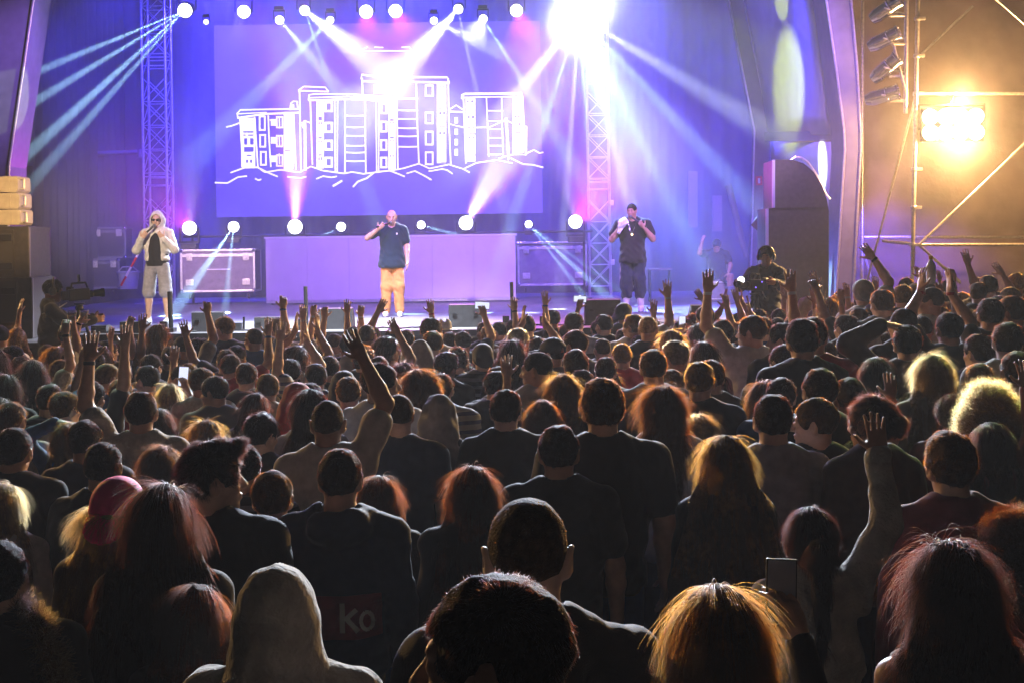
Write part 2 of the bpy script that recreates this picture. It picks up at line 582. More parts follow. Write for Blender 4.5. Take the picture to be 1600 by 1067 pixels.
    pl(B, [(766, 446), (770, 640), (776, 805)], 2.0)
    for y in (528, 592, 642, 696, 744, 798):
        pl(B, [(682, y), (772, y)], 2.0)
    pl(B, [(788, 575), (798, 700), (806, 830)], 2.0)
    pl(B, [(798, 575), (806, 700), (812, 825)], 2.0)
    patch(B, 832, 440, 900, 790, [(484, 490, [(842, 850), (862, 870)]), (560, 570, [(845, 858), (866, 878)]), (600, 620, [(850, 856), (870, 880)]),
                                  (660, 668, [(850, 884)]), (688, 695, [(852, 862), (872, 882)])])
    pl(B, [(893, 442), (905, 620), (914, 800)])
    pl(B, [(905, 622), (920, 624), (918, 800), (850, 798)], 2.0)
    pl(B, [(922, 790), (965, 770), (1000, 790), (1020, 785)])
    # ground lines
    pl(A, [(122, 910), (205, 880), (290, 878), (330, 908), (430, 893), (545, 908), (615, 872), (690, 898), (820, 916), (870, 906), (940, 918), (1067, 902)])
    pl(A, [(290, 880), (350, 910), (408, 934)])
    pl(A, [(25, 972), (100, 975), (165, 938), (218, 932)])
    pl(A, [(273, 948), (292, 958), (306, 952)])
    pl(A, [(473, 936), (550, 944), (584, 936)])
    pl(A, [(652, 948), (690, 932), (745, 940), (772, 934)])
    pl(A, [(755, 992), (805, 962)], 3.0)
    pl(A, [(878, 996), (905, 966), (960, 945), (1000, 915)], 2.6)
    pl(B, [(0, 905), (80, 898), (160, 884), (255, 855), (320, 885), (440, 860), (530, 888), (610, 850), (740, 832), (830, 852)])
    pl(B, [(70, 896), (120, 915), (165, 934)])
    pl(B, [(182, 915), (230, 900), (290, 930), (330, 954)])
    pl(B, [(318, 902), (400, 888), (430, 895), (460, 916)])
    pl(B, [(530, 888), (566, 908)])
    pl(B, [(825, 822), (860, 840), (900, 858), (960, 862), (1020, 878)])
    pl(B, [(750, 822), (790, 810), (830, 800), (850, 795)])
    # roof drawn high above the tallest block
    pl(A, [(905, 160), (965, 136)], 1.8)
    pl(A, [(905, 160), (1067, 160)], 2.0)
    pl(A, [(1010, 136), (1060, 138)], 1.8)
    pl(B, [(0, 158), (160, 160), (220, 165), (196, 136), (150, 136)], 2.0)
    bmesh.ops.recalc_face_normals(bm, faces=bm.faces)
    me = bpy.data.meshes.new('drawing')
    bmesh.ops.translate(bm, vec=-scr.location, verts=bm.verts)
    bm.to_mesh(me)
    bm.free()
    me.materials.append(M['line'])
    o = bpy.data.objects.new('drawing', me)
    COL.objects.link(o)
    o.parent = scr


stroke_mesh()

# ------------------------------------------------------------------ roof ribs, canvas


def rib(name, label, left, right, Y, depth, m):
    """Curved box rib: outlines of its front face in picture positions at distance Y."""
    b = MB()
    for i in range(len(left) - 1):
        quad = [P(*left[i], Y), P(*right[i], Y), P(*right[i + 1], Y), P(*left[i + 1], Y)]
        b.prism(quad, (0, depth, 0))
    r = thing(name, label, 'roof rib', P(*left[-1], Y))
    b.build('beam', m, r)
    e = MB()
    for pts, s in ((left, -1), (right, 1)):
        e.path([P(x, y, Y - 0.015) for x, y in pts], 0.022, 6)
    e.build('edge_profile', M['alu'], r)
    return r


def edge_pts(pts, n=1):
    return pts


rib('roof_rib', 'wide bent aluminium roof rib with pinkish face beside the scaffold tower',
    [(1276, -90), (1291, 0), (1307, 110), (1319, 205), (1320, 235), (1314, 330), (1303, 520)], [(1316, -90), (1330, 0), (1340, 110), (1345, 205), (1345, 235), (1340, 330), (1330, 520)], 23.0, 0.95, M['alu_matt'])
rib('roof_rib', 'wide bent aluminium roof rib above the pale stacked speakers',
    [(-60, -90), (-12, 0), (-24, 98), (-44, 232), (-46, 260), (-46, 560)], [(66, -90), (52, 0), (38, 98), (18, 232), (14, 260), (12, 560)], 22.2, 0.8, M['alu_matt'])
rib('roof_rib', 'slim bent rear roof rib carrying the small red sign',
    [(1120, -90), (1139, 0), (1160, 110), (1179, 205), (1178, 235), (1176, 330), (1172, 462)], [(1142, -90), (1162, 0), (1184, 110), (1204, 205), (1206, 235), (1206, 330), (1202, 462)], 30.0, 0.3, M['alu_matt'])
rib('roof_rib', 'dim slim rear roof rib behind the flight cases',
    [(150, -60), (122, 0), (97, 40), (91, 60), (88, 170), (80, 300), (72, 458)], [(172, -60), (143, 0), (114, 40), (109, 60), (106, 170), (97, 300), (88, 458)], 32.2, 0.3, M['alu_matt'])


def sheet(name, quad_px, label, m, sag=0.0, n=10):
    """Stretched canvas between four corners given as (x, y, distance): a slightly sagging sheet with thickness."""
    c = [P(*q) for q in quad_px]
    bm = bmesh.new()
    nrm = (c[1] - c[0]).cross(c[3] - c[0]).normalized()
    g = []
    for i in range(n + 1):
        u = i / n
        row = []
        for j in range(n + 1):
            v = j / n
            p = c[0].lerp(c[1], u).lerp(c[3].lerp(c[2], u), v)
            row.append(bm.verts.new(p + nrm * sag * 16 * u * (1 - u) * v * (1 - v)))
        g.append(row)
    for i in range(n):
        for j in range(n):
            bm.faces.new((g[i][j], g[i + 1][j], g[i + 1][j + 1], g[i][j + 1]))
    me = bpy.data.meshes.new(name)
    bm.to_mesh(me)
    bm.free()
    me.materials.append(m)
    me.polygons.foreach_set('use_smooth', [True] * len(me.polygons))
    o = bpy.data.objects.new(name, me)
    COL.objects.link(o)
    md = o.modifiers.new('thick', 'SOLIDIFY')
    md.thickness = 0.01
    tag(o, label, 'canvas')
    return o


sheet('roof_canvas', [(1150, -90, 30.1), (1262, -90, 24.0), (1303, 211, 24.0), (1200, 211, 30.1)], 'blue lit canvas with a pale green spot between the two bent ribs, above the crossbar', M['canvas'], 0.12)
sheet('side_canvas', [(1204, 222, 30.1), (1303, 222, 24.0), (1296, 500, 24.0), (1200, 470, 30.1)], 'blue lit canvas below the crossbar, behind the black speaker stack', M['canvas'], 0.08)
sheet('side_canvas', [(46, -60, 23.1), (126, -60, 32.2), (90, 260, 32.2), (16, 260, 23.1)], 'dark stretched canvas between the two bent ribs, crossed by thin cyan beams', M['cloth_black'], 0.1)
cb = MB()
cb.prism([P(1196, 207, 29.9), P(1303, 205, 24.1), P(1303, 220, 24.1), P(1196, 221, 29.9)], (0.0, 0.10, 0))
tag(cb.build('crossbar', M['alu_matt']), 'flat aluminium crossbar between the two bent ribs', 'crossbar')
tb = MB()
tb.tube(P(84, 242, 31.0), P(232, 238, 31.0), 0.055).tube(P(219, 234, 31.0), P(219, 247, 31.0), 0.075).tube(P(226, 234, 31.0), P(226, 243, 31.0), 0.07)
tag(tb.build('roof_tube', M['alu_matt'], smooth=True), 'horizontal pale tube with a dark joint, left of the lattice truss tower', 'tube')
sg = thing('fire_sign', 'small red sign with a white bar on the rear roof rib', 'sign', P(1186, 285, 29.9))
MB().box(P(1186, 283, 29.96), (0.15, 0.012, 0.20), bev=0.003).build('plate', M['red'], sg)
MB().box(P(1186, 283, 29.945), (0.05, 0.012, 0.12), bev=0.01).build('symbol', M['white'], sg)


# ------------------------------------------------------------------ lattice towers
def truss_tower(x, Y, w, ztop, label, cr=.026):
    b = P(x, 400, Y)
    x0 = b.x
    t = thing('truss_tower', label, 'truss', (x0, Y, STZ))
    h = w / 2
    ch = MB()
    for sx in (-1, 1):
        for sy in (-1, 1):
            ch.tube((x0 + sx * h, Y + sy * h, STZ), (x0 + sx * h, Y + sy * h, ztop), cr)
    ch.build('chord', M['alu'], t, True)
    br_ = MB()
    z = STZ + 0.25
    k = 0
    step = w * 1.02
    while z + step < ztop:
        for sy in (-1, 1):
            if k % 5 == 4:
                br_.tube((x0 - h, Y + sy * h, z + step * .5), (x0 + h, Y + sy * h, z + step * .5), 0.013, n=6)
                br_.tube((x0 - h, Y + sy * h, z + step * .85), (x0 + h, Y + sy * h, z + step * .85), 0.013, n=6)
            else:
                br_.tube((x0 - h, Y + sy * h, z), (x0 + h, Y + sy * h, z + step), 0.011, n=6)
                br_.tube((x0 + h, Y + sy * h, z), (x0 - h, Y + sy * h, z + step), 0.011, n=6)
                br_.tube((x0 - h, Y + sy * h, z), (x0 + h, Y + sy * h, z), 0.011, n=6)
        for sx in (-1, 1):
            br_.tube((x0 + sx * h, Y - h, z), (x0 + sx * h, Y + h, z + step), 0.011, n=6)
        z += step
        k += 1
    br_.build('brace', M['alu'], t, True)
    MB().box((x0, Y, STZ + 0.012), (w * 1.7, w * 1.7, 0.022)).build('base_plate', M['steel'], t)
    cl = MB()
    for zz in (2.05, 3.4):
        cl.box((x0 + h + 0.03, Y - h, zz), (0.1, 0.08, 0.12), bev=0.01)
    cl.build('clamp', M['alu'], t)
    return t


truss_tower(249, 30.4, 0.53, 9.5, 'square lattice truss tower behind the hooded singer', .03)
truss_tower(937, 30.4, 0.48, 9.5, 'square lattice truss tower between the second flight case and the singer in dark clothes', .018)
rt = thing('lighting_truss', 'long overhead lattice truss carrying the row of white lamps', 'truss', (-1.0, 28.6, 8.0))
ch, br_ = MB(), MB()
for sz in (0, .35):
    for sy in (-.17, .17):
        ch.tube((-8.2, 28.6 + sy, 8.02 + sz), (5.2, 28.6 + sy, 8.02 + sz), 0.025)
for i in range(32):
    xa = -8.2 + i * 0.419
    for sy in (-.17, .17):
        br_.tube((xa, 28.6 + sy, 8.02 + (.35 if i % 2 else 0)), (xa + .419, 28.6 + sy, 8.02 + (0 if i % 2 else .35)), 0.012, n=6)
ch.build('chord', M['alu'], rt, True)
br_.build('brace', M['alu'], rt, True)

# low bar behind the riser carrying the floor lamps
LBZ = P(600, 366, 29.6).z
lb = thing('lamp_bar', 'low black bar on legs behind the lilac riser, carrying the floor lamps', 'lamp bar', (-2.0, 29.6, STZ))
MB().tube((-7.3, 29.6, LBZ), (1.8, 29.6, LBZ), 0.03).build('rail', M['black_metal'], lb, True)
for x in (-7.1, -5.0, -2.5, 0.0, 1.6):
    lg = MB()
    lg.tube((x, 29.6, STZ), (x, 29.6, LBZ), 0.025)
    lg.box((x, 29.6, STZ + .01), (.3, .4, .02))
    lg.build('stand', M['black_metal'], lb, True)


# ------------------------------------------------------------------ stage lamps with their own light
def fixture(name, label, pos, aim, r, group=None, lens='lens', hang=False, cat='stage lamp', barz=None):
    d = (Vector(aim) - pos).normalized()
    t = thing(name, label, cat, pos, group)
    b = MB()
    back = pos - d * (r * 2.6)
    q = d
    b.lathe([(r * .55, -r * 2.6), (r * .9, -r * 2.3), (r * .95, -r * 1.2), (r * 1.12, -r * .15), (r * 1.12, r * 0.02), (r * 1.0, r * 0.02), (r * .98, -r * .1)], pos, d, 20)
    b.build('housing', M['black'], t, True)
    MB().lathe([(r * .96, -.01 * r), (r * .9, r * .1), (r * .7, r * .2), (r * .4, r * .27), (r * .05, r * .3)], pos, d, 24).build('lens', M[lens], t, True)
    sgn = 1 if hang else -1
    side = Vector((1, 0, 0))
    mid = pos - d * r * 1.2
    yk = MB()
    top = mid + Vector((0, 0, sgn * r * 2.0))
    for s in (-1, 1):
        yk.box((mid + top) / 2 + side * s * r * 1.3, (r * .2, r * .5, r * 2.2))
    yk.box(top, (r * 2.9, r * .6, r * .3))
    yk.build('yoke', M['black_metal'], t)
    zb = top.z + sgn * r * .6
    MB().box((top.x, top.y, zb), (r * 2.2, r * 1.8, r * .8), bev=r * .1).build('base', M['black'], t)
    return t, d


FL_LABELS = []


def beam(t, pos, d, r, color, power, aim, size, blend=0.6, rad=None):
    o = lamp('beam', 'SPOT', pos + d * (r * 0.45), color, power, aim, size, blend, min(r * 0.35, math.tan(math.radians(size / 2)) * .35), t)
    return o


YT = 27.6      # distance of the overhead lamps
YF = 29.2      # distance of the floor lamps
SET = []
# name, x, y, Y, lens radius, hang, label, lens material, housing aim, [(colour, power, aim, cone, blend)]
K = 1.0
OVERHEAD = [
    ('beam_lamp', 289, 17, YT, .15, 'overhead lamp throwing four thin cyan beams across the lattice tower', 'lens', (120, 110, 20),
     [(CYAN, 420e3, (20, 128, 24.8), 3.3, .9), (CYAN, 420e3, (40, 168, 24.8), 3.3, .9), (CYAN, 420e3, (20, 262, 24.8), 3.9, .9), (CYAN, 280e3, (60, 275, 25), 3.6, .9)]),
    ('small_lamp', 322, 35, YT, .055, 'tiny yellow lamp beside the lamp with thin cyan beams', 'lens_yellow', (340, 60, 10), []),
    ('par_lamp', 381, 19, YT, .135, 'overhead white lamp above the low block of the drawing', 'lens', (420, 90, 8), [(BLUE, 16e3, (330, 160, 26), 40, 1.0)]),
    ('beam_lamp', 437, 32, YT, .09, 'overhead lamp with a short pale green beam to the lower right', 'lens', (500, 110, 20), [((.7, 1, .85), 60e3, (520, 130, 25), 7, .8)]),
    ('beam_lamp', 476, 17, YT, .105, 'overhead lamp with a very wide white beam above the drawing', 'lens', (560, 110, 22),
     [(WHITE, 115e3, (650, 150, 25.2), 19, 1.0), (CYAN, 90e3, (560, 260, 25.5), 5, .8)]),
    ('beam_lamp', 516, 32, YT, .075, 'overhead lamp whose bluish beam crosses towards the lattice tower', 'lens', (440, 120, 20),
     [(CYAN, 80e3, (350, 200, 25), 8, .9), (CYAN, 90e3, (480, 240, 25.5), 2.5, .8)]),
    ('par_lamp', 572, 19, YT, .14, 'first of two round white lamps side by side at the top', 'lens', (590, 80, 5), [(MAGENTA, 9e3, (585, 120, 25), 44, 1.0)]),
    ('par_lamp', 618, 18, YT, .14, 'second of two round white lamps side by side at the top', 'lens', (640, 80, 5), [(MAGENTA, 9e3, (660, 120, 25), 44, 1.0)]),
    ('beam_lamp', 678, 33, YT, .075, 'overhead lamp with a thin beam joining the white glare beside it', 'lens', (720, 60, 20), [(WHITE, 70e3, (760, 72, 25), 7, .8)]),
    ('beam_lamp', 716, 15, YT, .10, 'overhead lamp with a wide white beam towards the tallest block', 'lens', (640, 130, 22),
     [(WHITE, 115e3, (590, 150, 25.2), 19, 1.0), (WHITE, 90e3, (770, 250, 25.5), 4, .8)]),
    ('beam_lamp', 755, 30, YT, .085, 'overhead lamp with beams falling to the small right block', 'lens', (790, 130, 22),
     [(CYAN, 110e3, (880, 230, 25.4), 6, .9), (WHITE, 70e3, (740, 60, 24), 10, .9)]),
    ('par_lamp', 807, 17, YT, .13, 'round white lamp beside the great white burst', 'lens', (790, 80, 5), [(MAGENTA, 9e3, (850, 140, 25), 46, 1.0)]),
    ('beam_lamp', 905, 25, YT - 1, .26, 'biggest overhead lamp, a great white burst of beams', 'lens', (880, 200, 12),
     [(WHITE, 110e3, (790, 170, 25), 10, 1.0), (CYAN, 200e3, (835, 240, 25.2), 4, .9), (WHITE, 210e3, (885, 300, 25.5), 3.6, .9), (CYAN, 180e3, (925, 300, 25.5), 3.2, .9), (WHITE, 230e3, (968, 260, 25), 4, .9),
      (CYAN, 190e3, (1030, 280, 25), 5, 1.0), (CYAN, 150e3, (1080, 215, 25), 6, 1.0), (WHITE, 130e3, (1110, 150, 25.6), 9, 1.0), (WHITE, 220e3, (900, 60, 20), 34, 1.0), (WHITE, 140e3, (930, -30, 23), 40, 1.0),
      ((.12, .16, 1.0), 120e3, (985, 190, 25.4), 44, 1.0), (CYAN, 40e3, (960, 190, 25.4), 36, 1.0)]),
]
for (nm, x, y, Y, r, label, lens, ha, beams) in OVERHEAD:
    pos = P(x, y, Y)
    t, d = fixture(nm, label, pos, P(*ha), r, 'lamps on the overhead truss', lens, True)
    for (c, p, aim, size, bl) in beams:
        beam(t, pos, d, r, c, p, P(*aim), size, bl)
FLOOR = [
    ('par_lamp', 296, 357, .155, 'round white floor lamp next to the chrome edged flight case', (300, 300, 8), [(MAGENTA, 9e3, (262, 320, 27), 40, 1.0), (WHITE, 8e3, (300, 250, 26), 14, 1.0)]),
    ('beam_lamp', 365, 355, .12, 'floor lamp throwing cyan white beams over the chrome edged flight case', (345, 385, 22), [(CYAN, 260e3, (290, 460, 25.5), 4, .8), (CYAN, 150e3, (352, 480, 25.5), 3, .8), (CYAN, 120e3, (310, 440, 25.5), 2.4, .8)]),
    ('par_lamp', 461, 355, .16, 'round white floor lamp with a magenta fringed glow rising above the lilac riser', (462, 300, 10), [(MAGENTA, 30e3, (464, 255, 27.6), 27, .8), (CYAN, 70e3, (463, 260, 27.6), 15, 1.0)]),
    ('beam_lamp', 533, 355, .10, 'small floor lamp with a beam slanting down behind the riser', (505, 372, 27), [(CYAN, 60e3, (470, 385, 28.9), 7, .8)]),
    ('beam_lamp', 658, 352, .09, 'small floor lamp beside the head of the middle singer', (690, 364, 27), [(CYAN, 60e3, (730, 372, 28.9), 7, .8)]),
    ('par_lamp', 728, 349, .155, 'round white floor lamp with a wide pale glow rising to one side', (745, 300, 10), [(CYAN, 60e3, (785, 250, 27.6), 26, 1.0), (MAGENTA, 22e3, (800, 230, 27.6), 40, 1.0)]),
    ('beam_lamp', 826, 351, .08, 'small floor lamp throwing thin beams over the second flight case', (850, 372, 25), [(CYAN, 240e3, (955, 470, 26), 3.4, .8), (CYAN, 150e3, (895, 440, 27), 3, .8), (CYAN, 120e3, (935, 430, 27), 2.6, .8)]),
    ('par_lamp', 899, 347, .15, 'round white floor lamp beside the second lattice tower', (895, 300, 10), [(MAGENTA, 20e3, (935, 300, 27), 40, 1.0), (WHITE, 8e3, (880, 250, 26), 14, 1.0)]),
]
for (nm, x, y, r, label, ha, beams) in FLOOR:
    pos = P(x, y, YF)
    t, d = fixture(nm, label, pos, P(*ha), r, 'lamps on the low bar', 'lens', False)
    for (c, p, aim, size, bl) in beams:
        beam(t, pos, d, r, c, p, P(*aim), size, bl)

# pale green spots on the canvas, from two profile lamps out of frame on the front truss
lamp('green_profile', 'SPOT', (-3.0, 20.0, 8.0), (0.80, 1.0, 0.06), 26000, P(1216, 132, 27.2), 13, 0.6, 0.03)
lamp('green_profile', 'SPOT', (-3.0, 20.0, 8.0), (0.80, 1.0, 0.06), 18000, P(1222, -10, 27.0), 6.0, 0.4, 0.03)
lamp('green_profile', 'SPOT', (1.5, 19.5, 8.0), (0.75, 1.0, 0.25), 16000, P(4, 160, 22.2), 5.5, 0.15, 0.03)
# ------------------------------------------------------------------ riser, cases, monitors
YR = 28.5
ra, rb_ = P(415, 374, YR), P(805, 366, YR)
rbz = P(610, 468, YR).z
rz = thing('riser', 'long lilac lit white riser standing across the stage behind the middle singer', 'stage riser', ((ra.x + rb_.x) / 2, YR, STZ))
w = rb_.x - ra.x
cx = (ra.x + rb_.x) / 2
zt = ra.z
pn = MB()
npan = 6
for i in range(npan):
    pn.box((ra.x + w * (i + .5) / npan, YR, (rbz + zt) / 2), (w / npan - .003, .04, zt - rbz), bev=.002)
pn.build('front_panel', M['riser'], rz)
MB().box((cx, YR + .55, zt + .022), (w + .06, 1.16, .04), bev=.004).build('top', M['white'], rz)
fr = MB()
fr.box((cx, YR + .01, rbz - .03), (w, .05, .05)).box((cx, YR + 1.05, rbz - .03), (w, .05, .05))
for s in (-1, 1):
    fr.box((cx + s * (w / 2 - .03), YR + .55, (rbz + zt) / 2), (.05, 1.0, zt - rbz - .02))
fr.build('frame', M['alu'], rz)
for i in range(4):
    x = ra.x + .12 + (w - .24) * i / 3
    c = MB().tube((x - .02, YR + .05, STZ + .06), (x + .02, YR + .05, STZ + .06), .055, n=14).build('wheel', M['rubber'], rz, True)
    MB().box((x, YR + .05, STZ + .115), (.05, .09, .05)).build('caster_fork', M['steel'], c)


def flight_case(x0, y0, x1, y1, Y, depth, label, wheels=True, lam='case', frame='alu', handles=True, lid=True, latch=True, group='flight cases on the stage'):
    a, b = P(x0, y0, Y), P(x1, y1, Y)
    wd, hg = b.x - a.x, a.z - b.z
    c = Vector(((a.x + b.x) / 2, Y + depth / 2, (a.z + b.z) / 2))
    t = thing('flight_case', label, 'flight case', (c.x, c.y, b.z - (0.16 if wheels else 0)), group)
    MB().box(c, (wd - .03, depth - .03, hg - .03)).build('body', M[lam], t)
    f = MB()
    e = .022
    for sx in (-1, 1):
        for sy in (-1, 1):
            f.box((c.x + sx * (wd / 2 - e), c.y + sy * (depth / 2 - e), c.z), (e * 2, e * 2, hg), bev=.006)
    for sz in (-1, 1):
        for sy in (-1, 1):
            f.box((c.x, c.y + sy * (depth / 2 - e + .003), c.z + sz * (hg / 2 - e + .003)), (wd - .004, e * 2, e * 2), bev=.006)
        for sx in (-1, 1):
            f.box((c.x + sx * (wd / 2 - e + .003), c.y, c.z + sz * (hg / 2 - e + .003)), (e * 2, depth - .004, e * 2), bev=.006)
    if lid:
        f.box((c.x, c.y - depth / 2 + .012, c.z + hg * .36), (wd - .09, .022, .06), bev=.004)
    f.build('edging', M[frame], t)
    cn = MB()
    for sx in (-1, 1):
        for sz in (-1, 1):
            cn.ball((c.x + sx * (wd / 2 - .03), c.y - depth / 2 + .03, c.z + sz * (hg / 2 - .03)), .05, 12)
    cn.build('corner', M['chrome'], t, True)
    if handles:
        for sx in (-1, 1):
            hx, hz = c.x + sx * (wd / 2 - .2 * min(1, wd)), c.z - hg * .27
            h = MB().box((hx, c.y - depth / 2 + .006, hz), (.17, .02, .13), bev=.008).build('handle', M['steel'], t)
            MB().tube((hx - .05, c.y - depth / 2 - .012, hz - .012), (hx + .05, c.y - depth / 2 - .012, hz - .012), .012).build('grip', M['rubber'], h, True)
    if latch:
        for sx in (-1, 1):
            MB().box((c.x + sx * (wd / 2 - .2 * min(1, wd)), c.y - depth / 2 + .002, c.z + hg * .32), (.13, .026, .16), bev=.01).box(
                (c.x + sx * (wd / 2 - .2 * min(1, wd)), c.y - depth / 2 - .014, c.z + hg * .32), (.05, .02, .09), bev=.006).build('latch', M['steel'], t)
    if wheels:
        for sx in (-1, 1):
            wx = c.x + sx * (wd / 2 - .18)
            wh = MB().tube((wx - .02, c.y - depth / 2 + .15, b.z - .1), (wx + .02, c.y - depth / 2 + .15, b.z - .1), .055, n=14).build('wheel', M['rubber'], t, True)
            MB().box((wx, c.y - depth / 2 + .15, b.z - .035), (.07, .1, .07)).build('fork', M['steel'], wh)
    return t, c, wd, hg, depth


t, c, wd, hg, dp = flight_case(281, 391, 399, 456, 29.9 - .8, .75, 'big flight case with bright pinkish edging and four fittings, under the cyan beams')
MB().box((c.x + .02, c.y - dp / 2 - .001, c.z + .03), (.5, .008, .022)).build('marking', M['white'], t)
flight_case(808, 379, 918, 446, 30.2, .7, 'blue violet flight case standing to one side of the riser under thin beams')
flight_case(66, 392, 119, 450, 30.6, .6, 'upright flight case with white edging behind the camera operator', lid=True, latch=False)
flight_case(75, 352, 128, 389, 30.7, .6, 'open topped rack case lying on the upright white edged case', wheels=False, handles=False, latch=False, lam='case_dark')
flight_case(141, 356, 197, 404, 30.6, .6, 'black case with round corner fittings, upper one of two behind the hooded singer', wheels=False, lam='case_dark', frame='alu_matt', handles=False)
flight_case(138, 405, 187, 451, 30.5, .6, 'black case with round corner fittings, lower one of two behind the hooded singer', lam='case_dark', frame='alu_matt', handles=False)
pb = thing('plastic_bin', 'pale plastic bin standing beside the two black cases', 'bin', P(201, 452, 30.2))
p0 = P(201, 452, 30.2)
MB().lathe([(.19, 0), (.24, .36), (.26, .37), (.26, .40), (.23, .40)], p0, n=24).build('bucket', M['grey_plastic'], pb, True)
MB().path([p0 + Vector((-.24, 0, .38)), p0 + Vector((-.12, -.05, .5)), p0 + Vector((.12, -.05, .5)), p0 + Vector((.24, 0, .38))], .012).build('bail', M['steel'], pb)
rp = thing('striped_pole', 'red and white pole leaning across the stage beside the hooded singer', 'pole', P(189, 447, 25.5))
q0, q1 = P(189, 447, 25.5), P(221, 388, 25.5)
for k in range(4):
    MB().tube(q0.lerp(q1, k / 4), q0.lerp(q1, (k + 1) / 4), .022).build('band', M['red' if k % 2 == 0 else 'white'], rp, True)
lp = MB().tube(P(1166, 402, 29.0), P(1138, 290, 29.0), .06, .075).build('leaning_post', M['alu_matt'], smooth=True)
tag(lp, 'pale post leaning in the dark wing behind the seated man', 'post')
for x, y0, y1 in ((1083, 268, 356), (1121, 306, 362)):
    tag(MB().prism([P(x - 7, y0, 31.5), P(x + 7, y0, 31.5), P(x + 7, y1, 31.5), P(x - 7, y1, 31.5)], (0, .12, 0)).build('cloth_strip', M['scrim']),
        'broad pale strip of cloth hanging in the dark wing' if x < 1100 else 'narrow pale strip of cloth hanging behind the leaning post', 'cloth strip')


def wedge(x0, y0, x1, y1, Y, label, group='stage monitors along the edge'):
    a, b = P(x0, y0, Y), P(x1, y1, Y)
    z0 = STZ + 0.002
    h = a.z - z0
    wd = b.x - a.x
    X0 = a.x
    t = thing('stage_monitor', label, 'monitor speaker', ((a.x + b.x) / 2, Y, z0), group)
    prof = [(0, 0), (.42, 0), (.40, h * .35), (.16, h), (0, h * .96)]
    MB().prism([(X0, Y + p[0], z0 + p[1]) for p in prof], (wd, 0, 0)).build('cabinet', M['speaker'], t)
    MB().prism([(X0 + .02, Y + .414, z0 + h * .36), (X0 + .02, Y + .41 + .012, z0 + h * .38), (X0 + .02, Y + .195, z0 + h * .985), (X0 + .02, Y + .18, z0 + h * .97)], (wd - .04, 0, 0)).build('grille', M['grille'], t)
    for sx in (.18, .82):
        MB().box((X0 + wd * sx, Y - .004, z0 + h * .55), (.07, .02, .035), bev=.006).build('handle', M['black_metal'], t)
    return t


wedge(299, 488, 349, 524, 19.45, 'square black stage monitor between the hooded singer and the small boxes')
wedge(187, 503, 227, 526, 19.4, 'low black stage monitor in front of the hooded singer')
wedge(397, 496, 437, 521, 19.45, 'low black stage monitor with small knobs on top, below the near end of the riser')
wedge(497, 482, 550, 514, 19.6, 'square black stage monitor between a slim black pole and the middle singer')
wedge(701, 476, 753, 508, 19.7, 'grey black stage monitor behind the phone and the white hat')
wedge(914, 468, 970, 500, 19.9, 'rounded black stage monitor at the feet of the singer in dark clothes')
wedge(1080, 477, 1110, 496, 20.2, 'low black stage monitor in front of the seated man')
wedge(142, 509, 166, 526, 19.5, 'tiny black monitor beside the camera tripod')


def floor_pole(x, y0, y1, Y, r, label):
    b = P(x, y1, Y)
    b.z = STZ + .002
    top = P(x, y0, Y)
    t = thing('light_pole', label, 'pole', b, 'slim black poles at the stage edge')
    MB().box((b.x, b.y, b.z + .03), (.2, .2, .06), bev=.008).box((b.x - .06, b.y - .02, b.z + .1), (.1, .1, .12), bev=.008).build('foot', M['black_metal'], t)
    MB().tube(b + Vector((.04, 0, .06)), (top.x + .02, top.y, top.z), r, n=12).build('tube', M['black'], t, True)


floor_pole(475, 448, 510, 19.6, .028, 'slim black pole standing beside the riser front, between two monitors')
floor_pole(797, 441, 503, 19.7, .028, 'slim black pole standing before the far end of the riser')
floor_pole(263, 456, 518, 19.5, .036, 'thick black pole standing before the leg of the hooded singer')


def small_box(x, y, Y, s, label, m='black'):
    p = P(x, y, Y)
    t = thing('stage_box', label, 'stage box', (p.x, p.y, STZ), 'small boxes at the stage edge')
    MB().box((p.x, p.y, STZ + s * .5 + .002), (s * 1.1, s, s), bev=.01).build('shell', M[m], t)
    MB().tube((p.x + s * .8, p.y, STZ + .003), (p.x + s * .8, p.y, STZ + s * 1.7), s * .13).build('handle', M['black_metal'], t, True)


small_box(371, 512, 19.6, .12, 'small black box with an upright handle beside the square monitor')
small_box(440, 495, 19.8, .1, 'small black box with an upright handle near the slim pole')
small_box(850, 498, 20.2, .12, 'small black box with an upright handle below the second flight case')
small_box(1071, 488, 20.2, .1, 'small pale box with an upright handle before the stage wing', 'grey_plastic')
cables = MB()
for (xa, xb, Y) in ((350, 470, 19.5), (440, 500, 19.7), (560, 700, 19.6), (760, 920, 19.75), (980, 1080, 20.0), (150, 300, 19.6)):
    n = 14
    pts = []
    for i in range(n + 1):
        x = xa + (xb - xa) * i / n
        p = floor_at(x, 505, STZ)
        pts.append(Vector((p.x, Y + .12 * math.sin(i * 1.3 + xa) + .06 * math.sin(i * 2.9), STZ + .014)))
    cables.path(pts, .012, 6)
cb_ = cables.build('cable_run', M['rubber'], smooth=True)
tag(cb_, 'black cables snaking along the front edge of the stage between the monitors', 'cable')

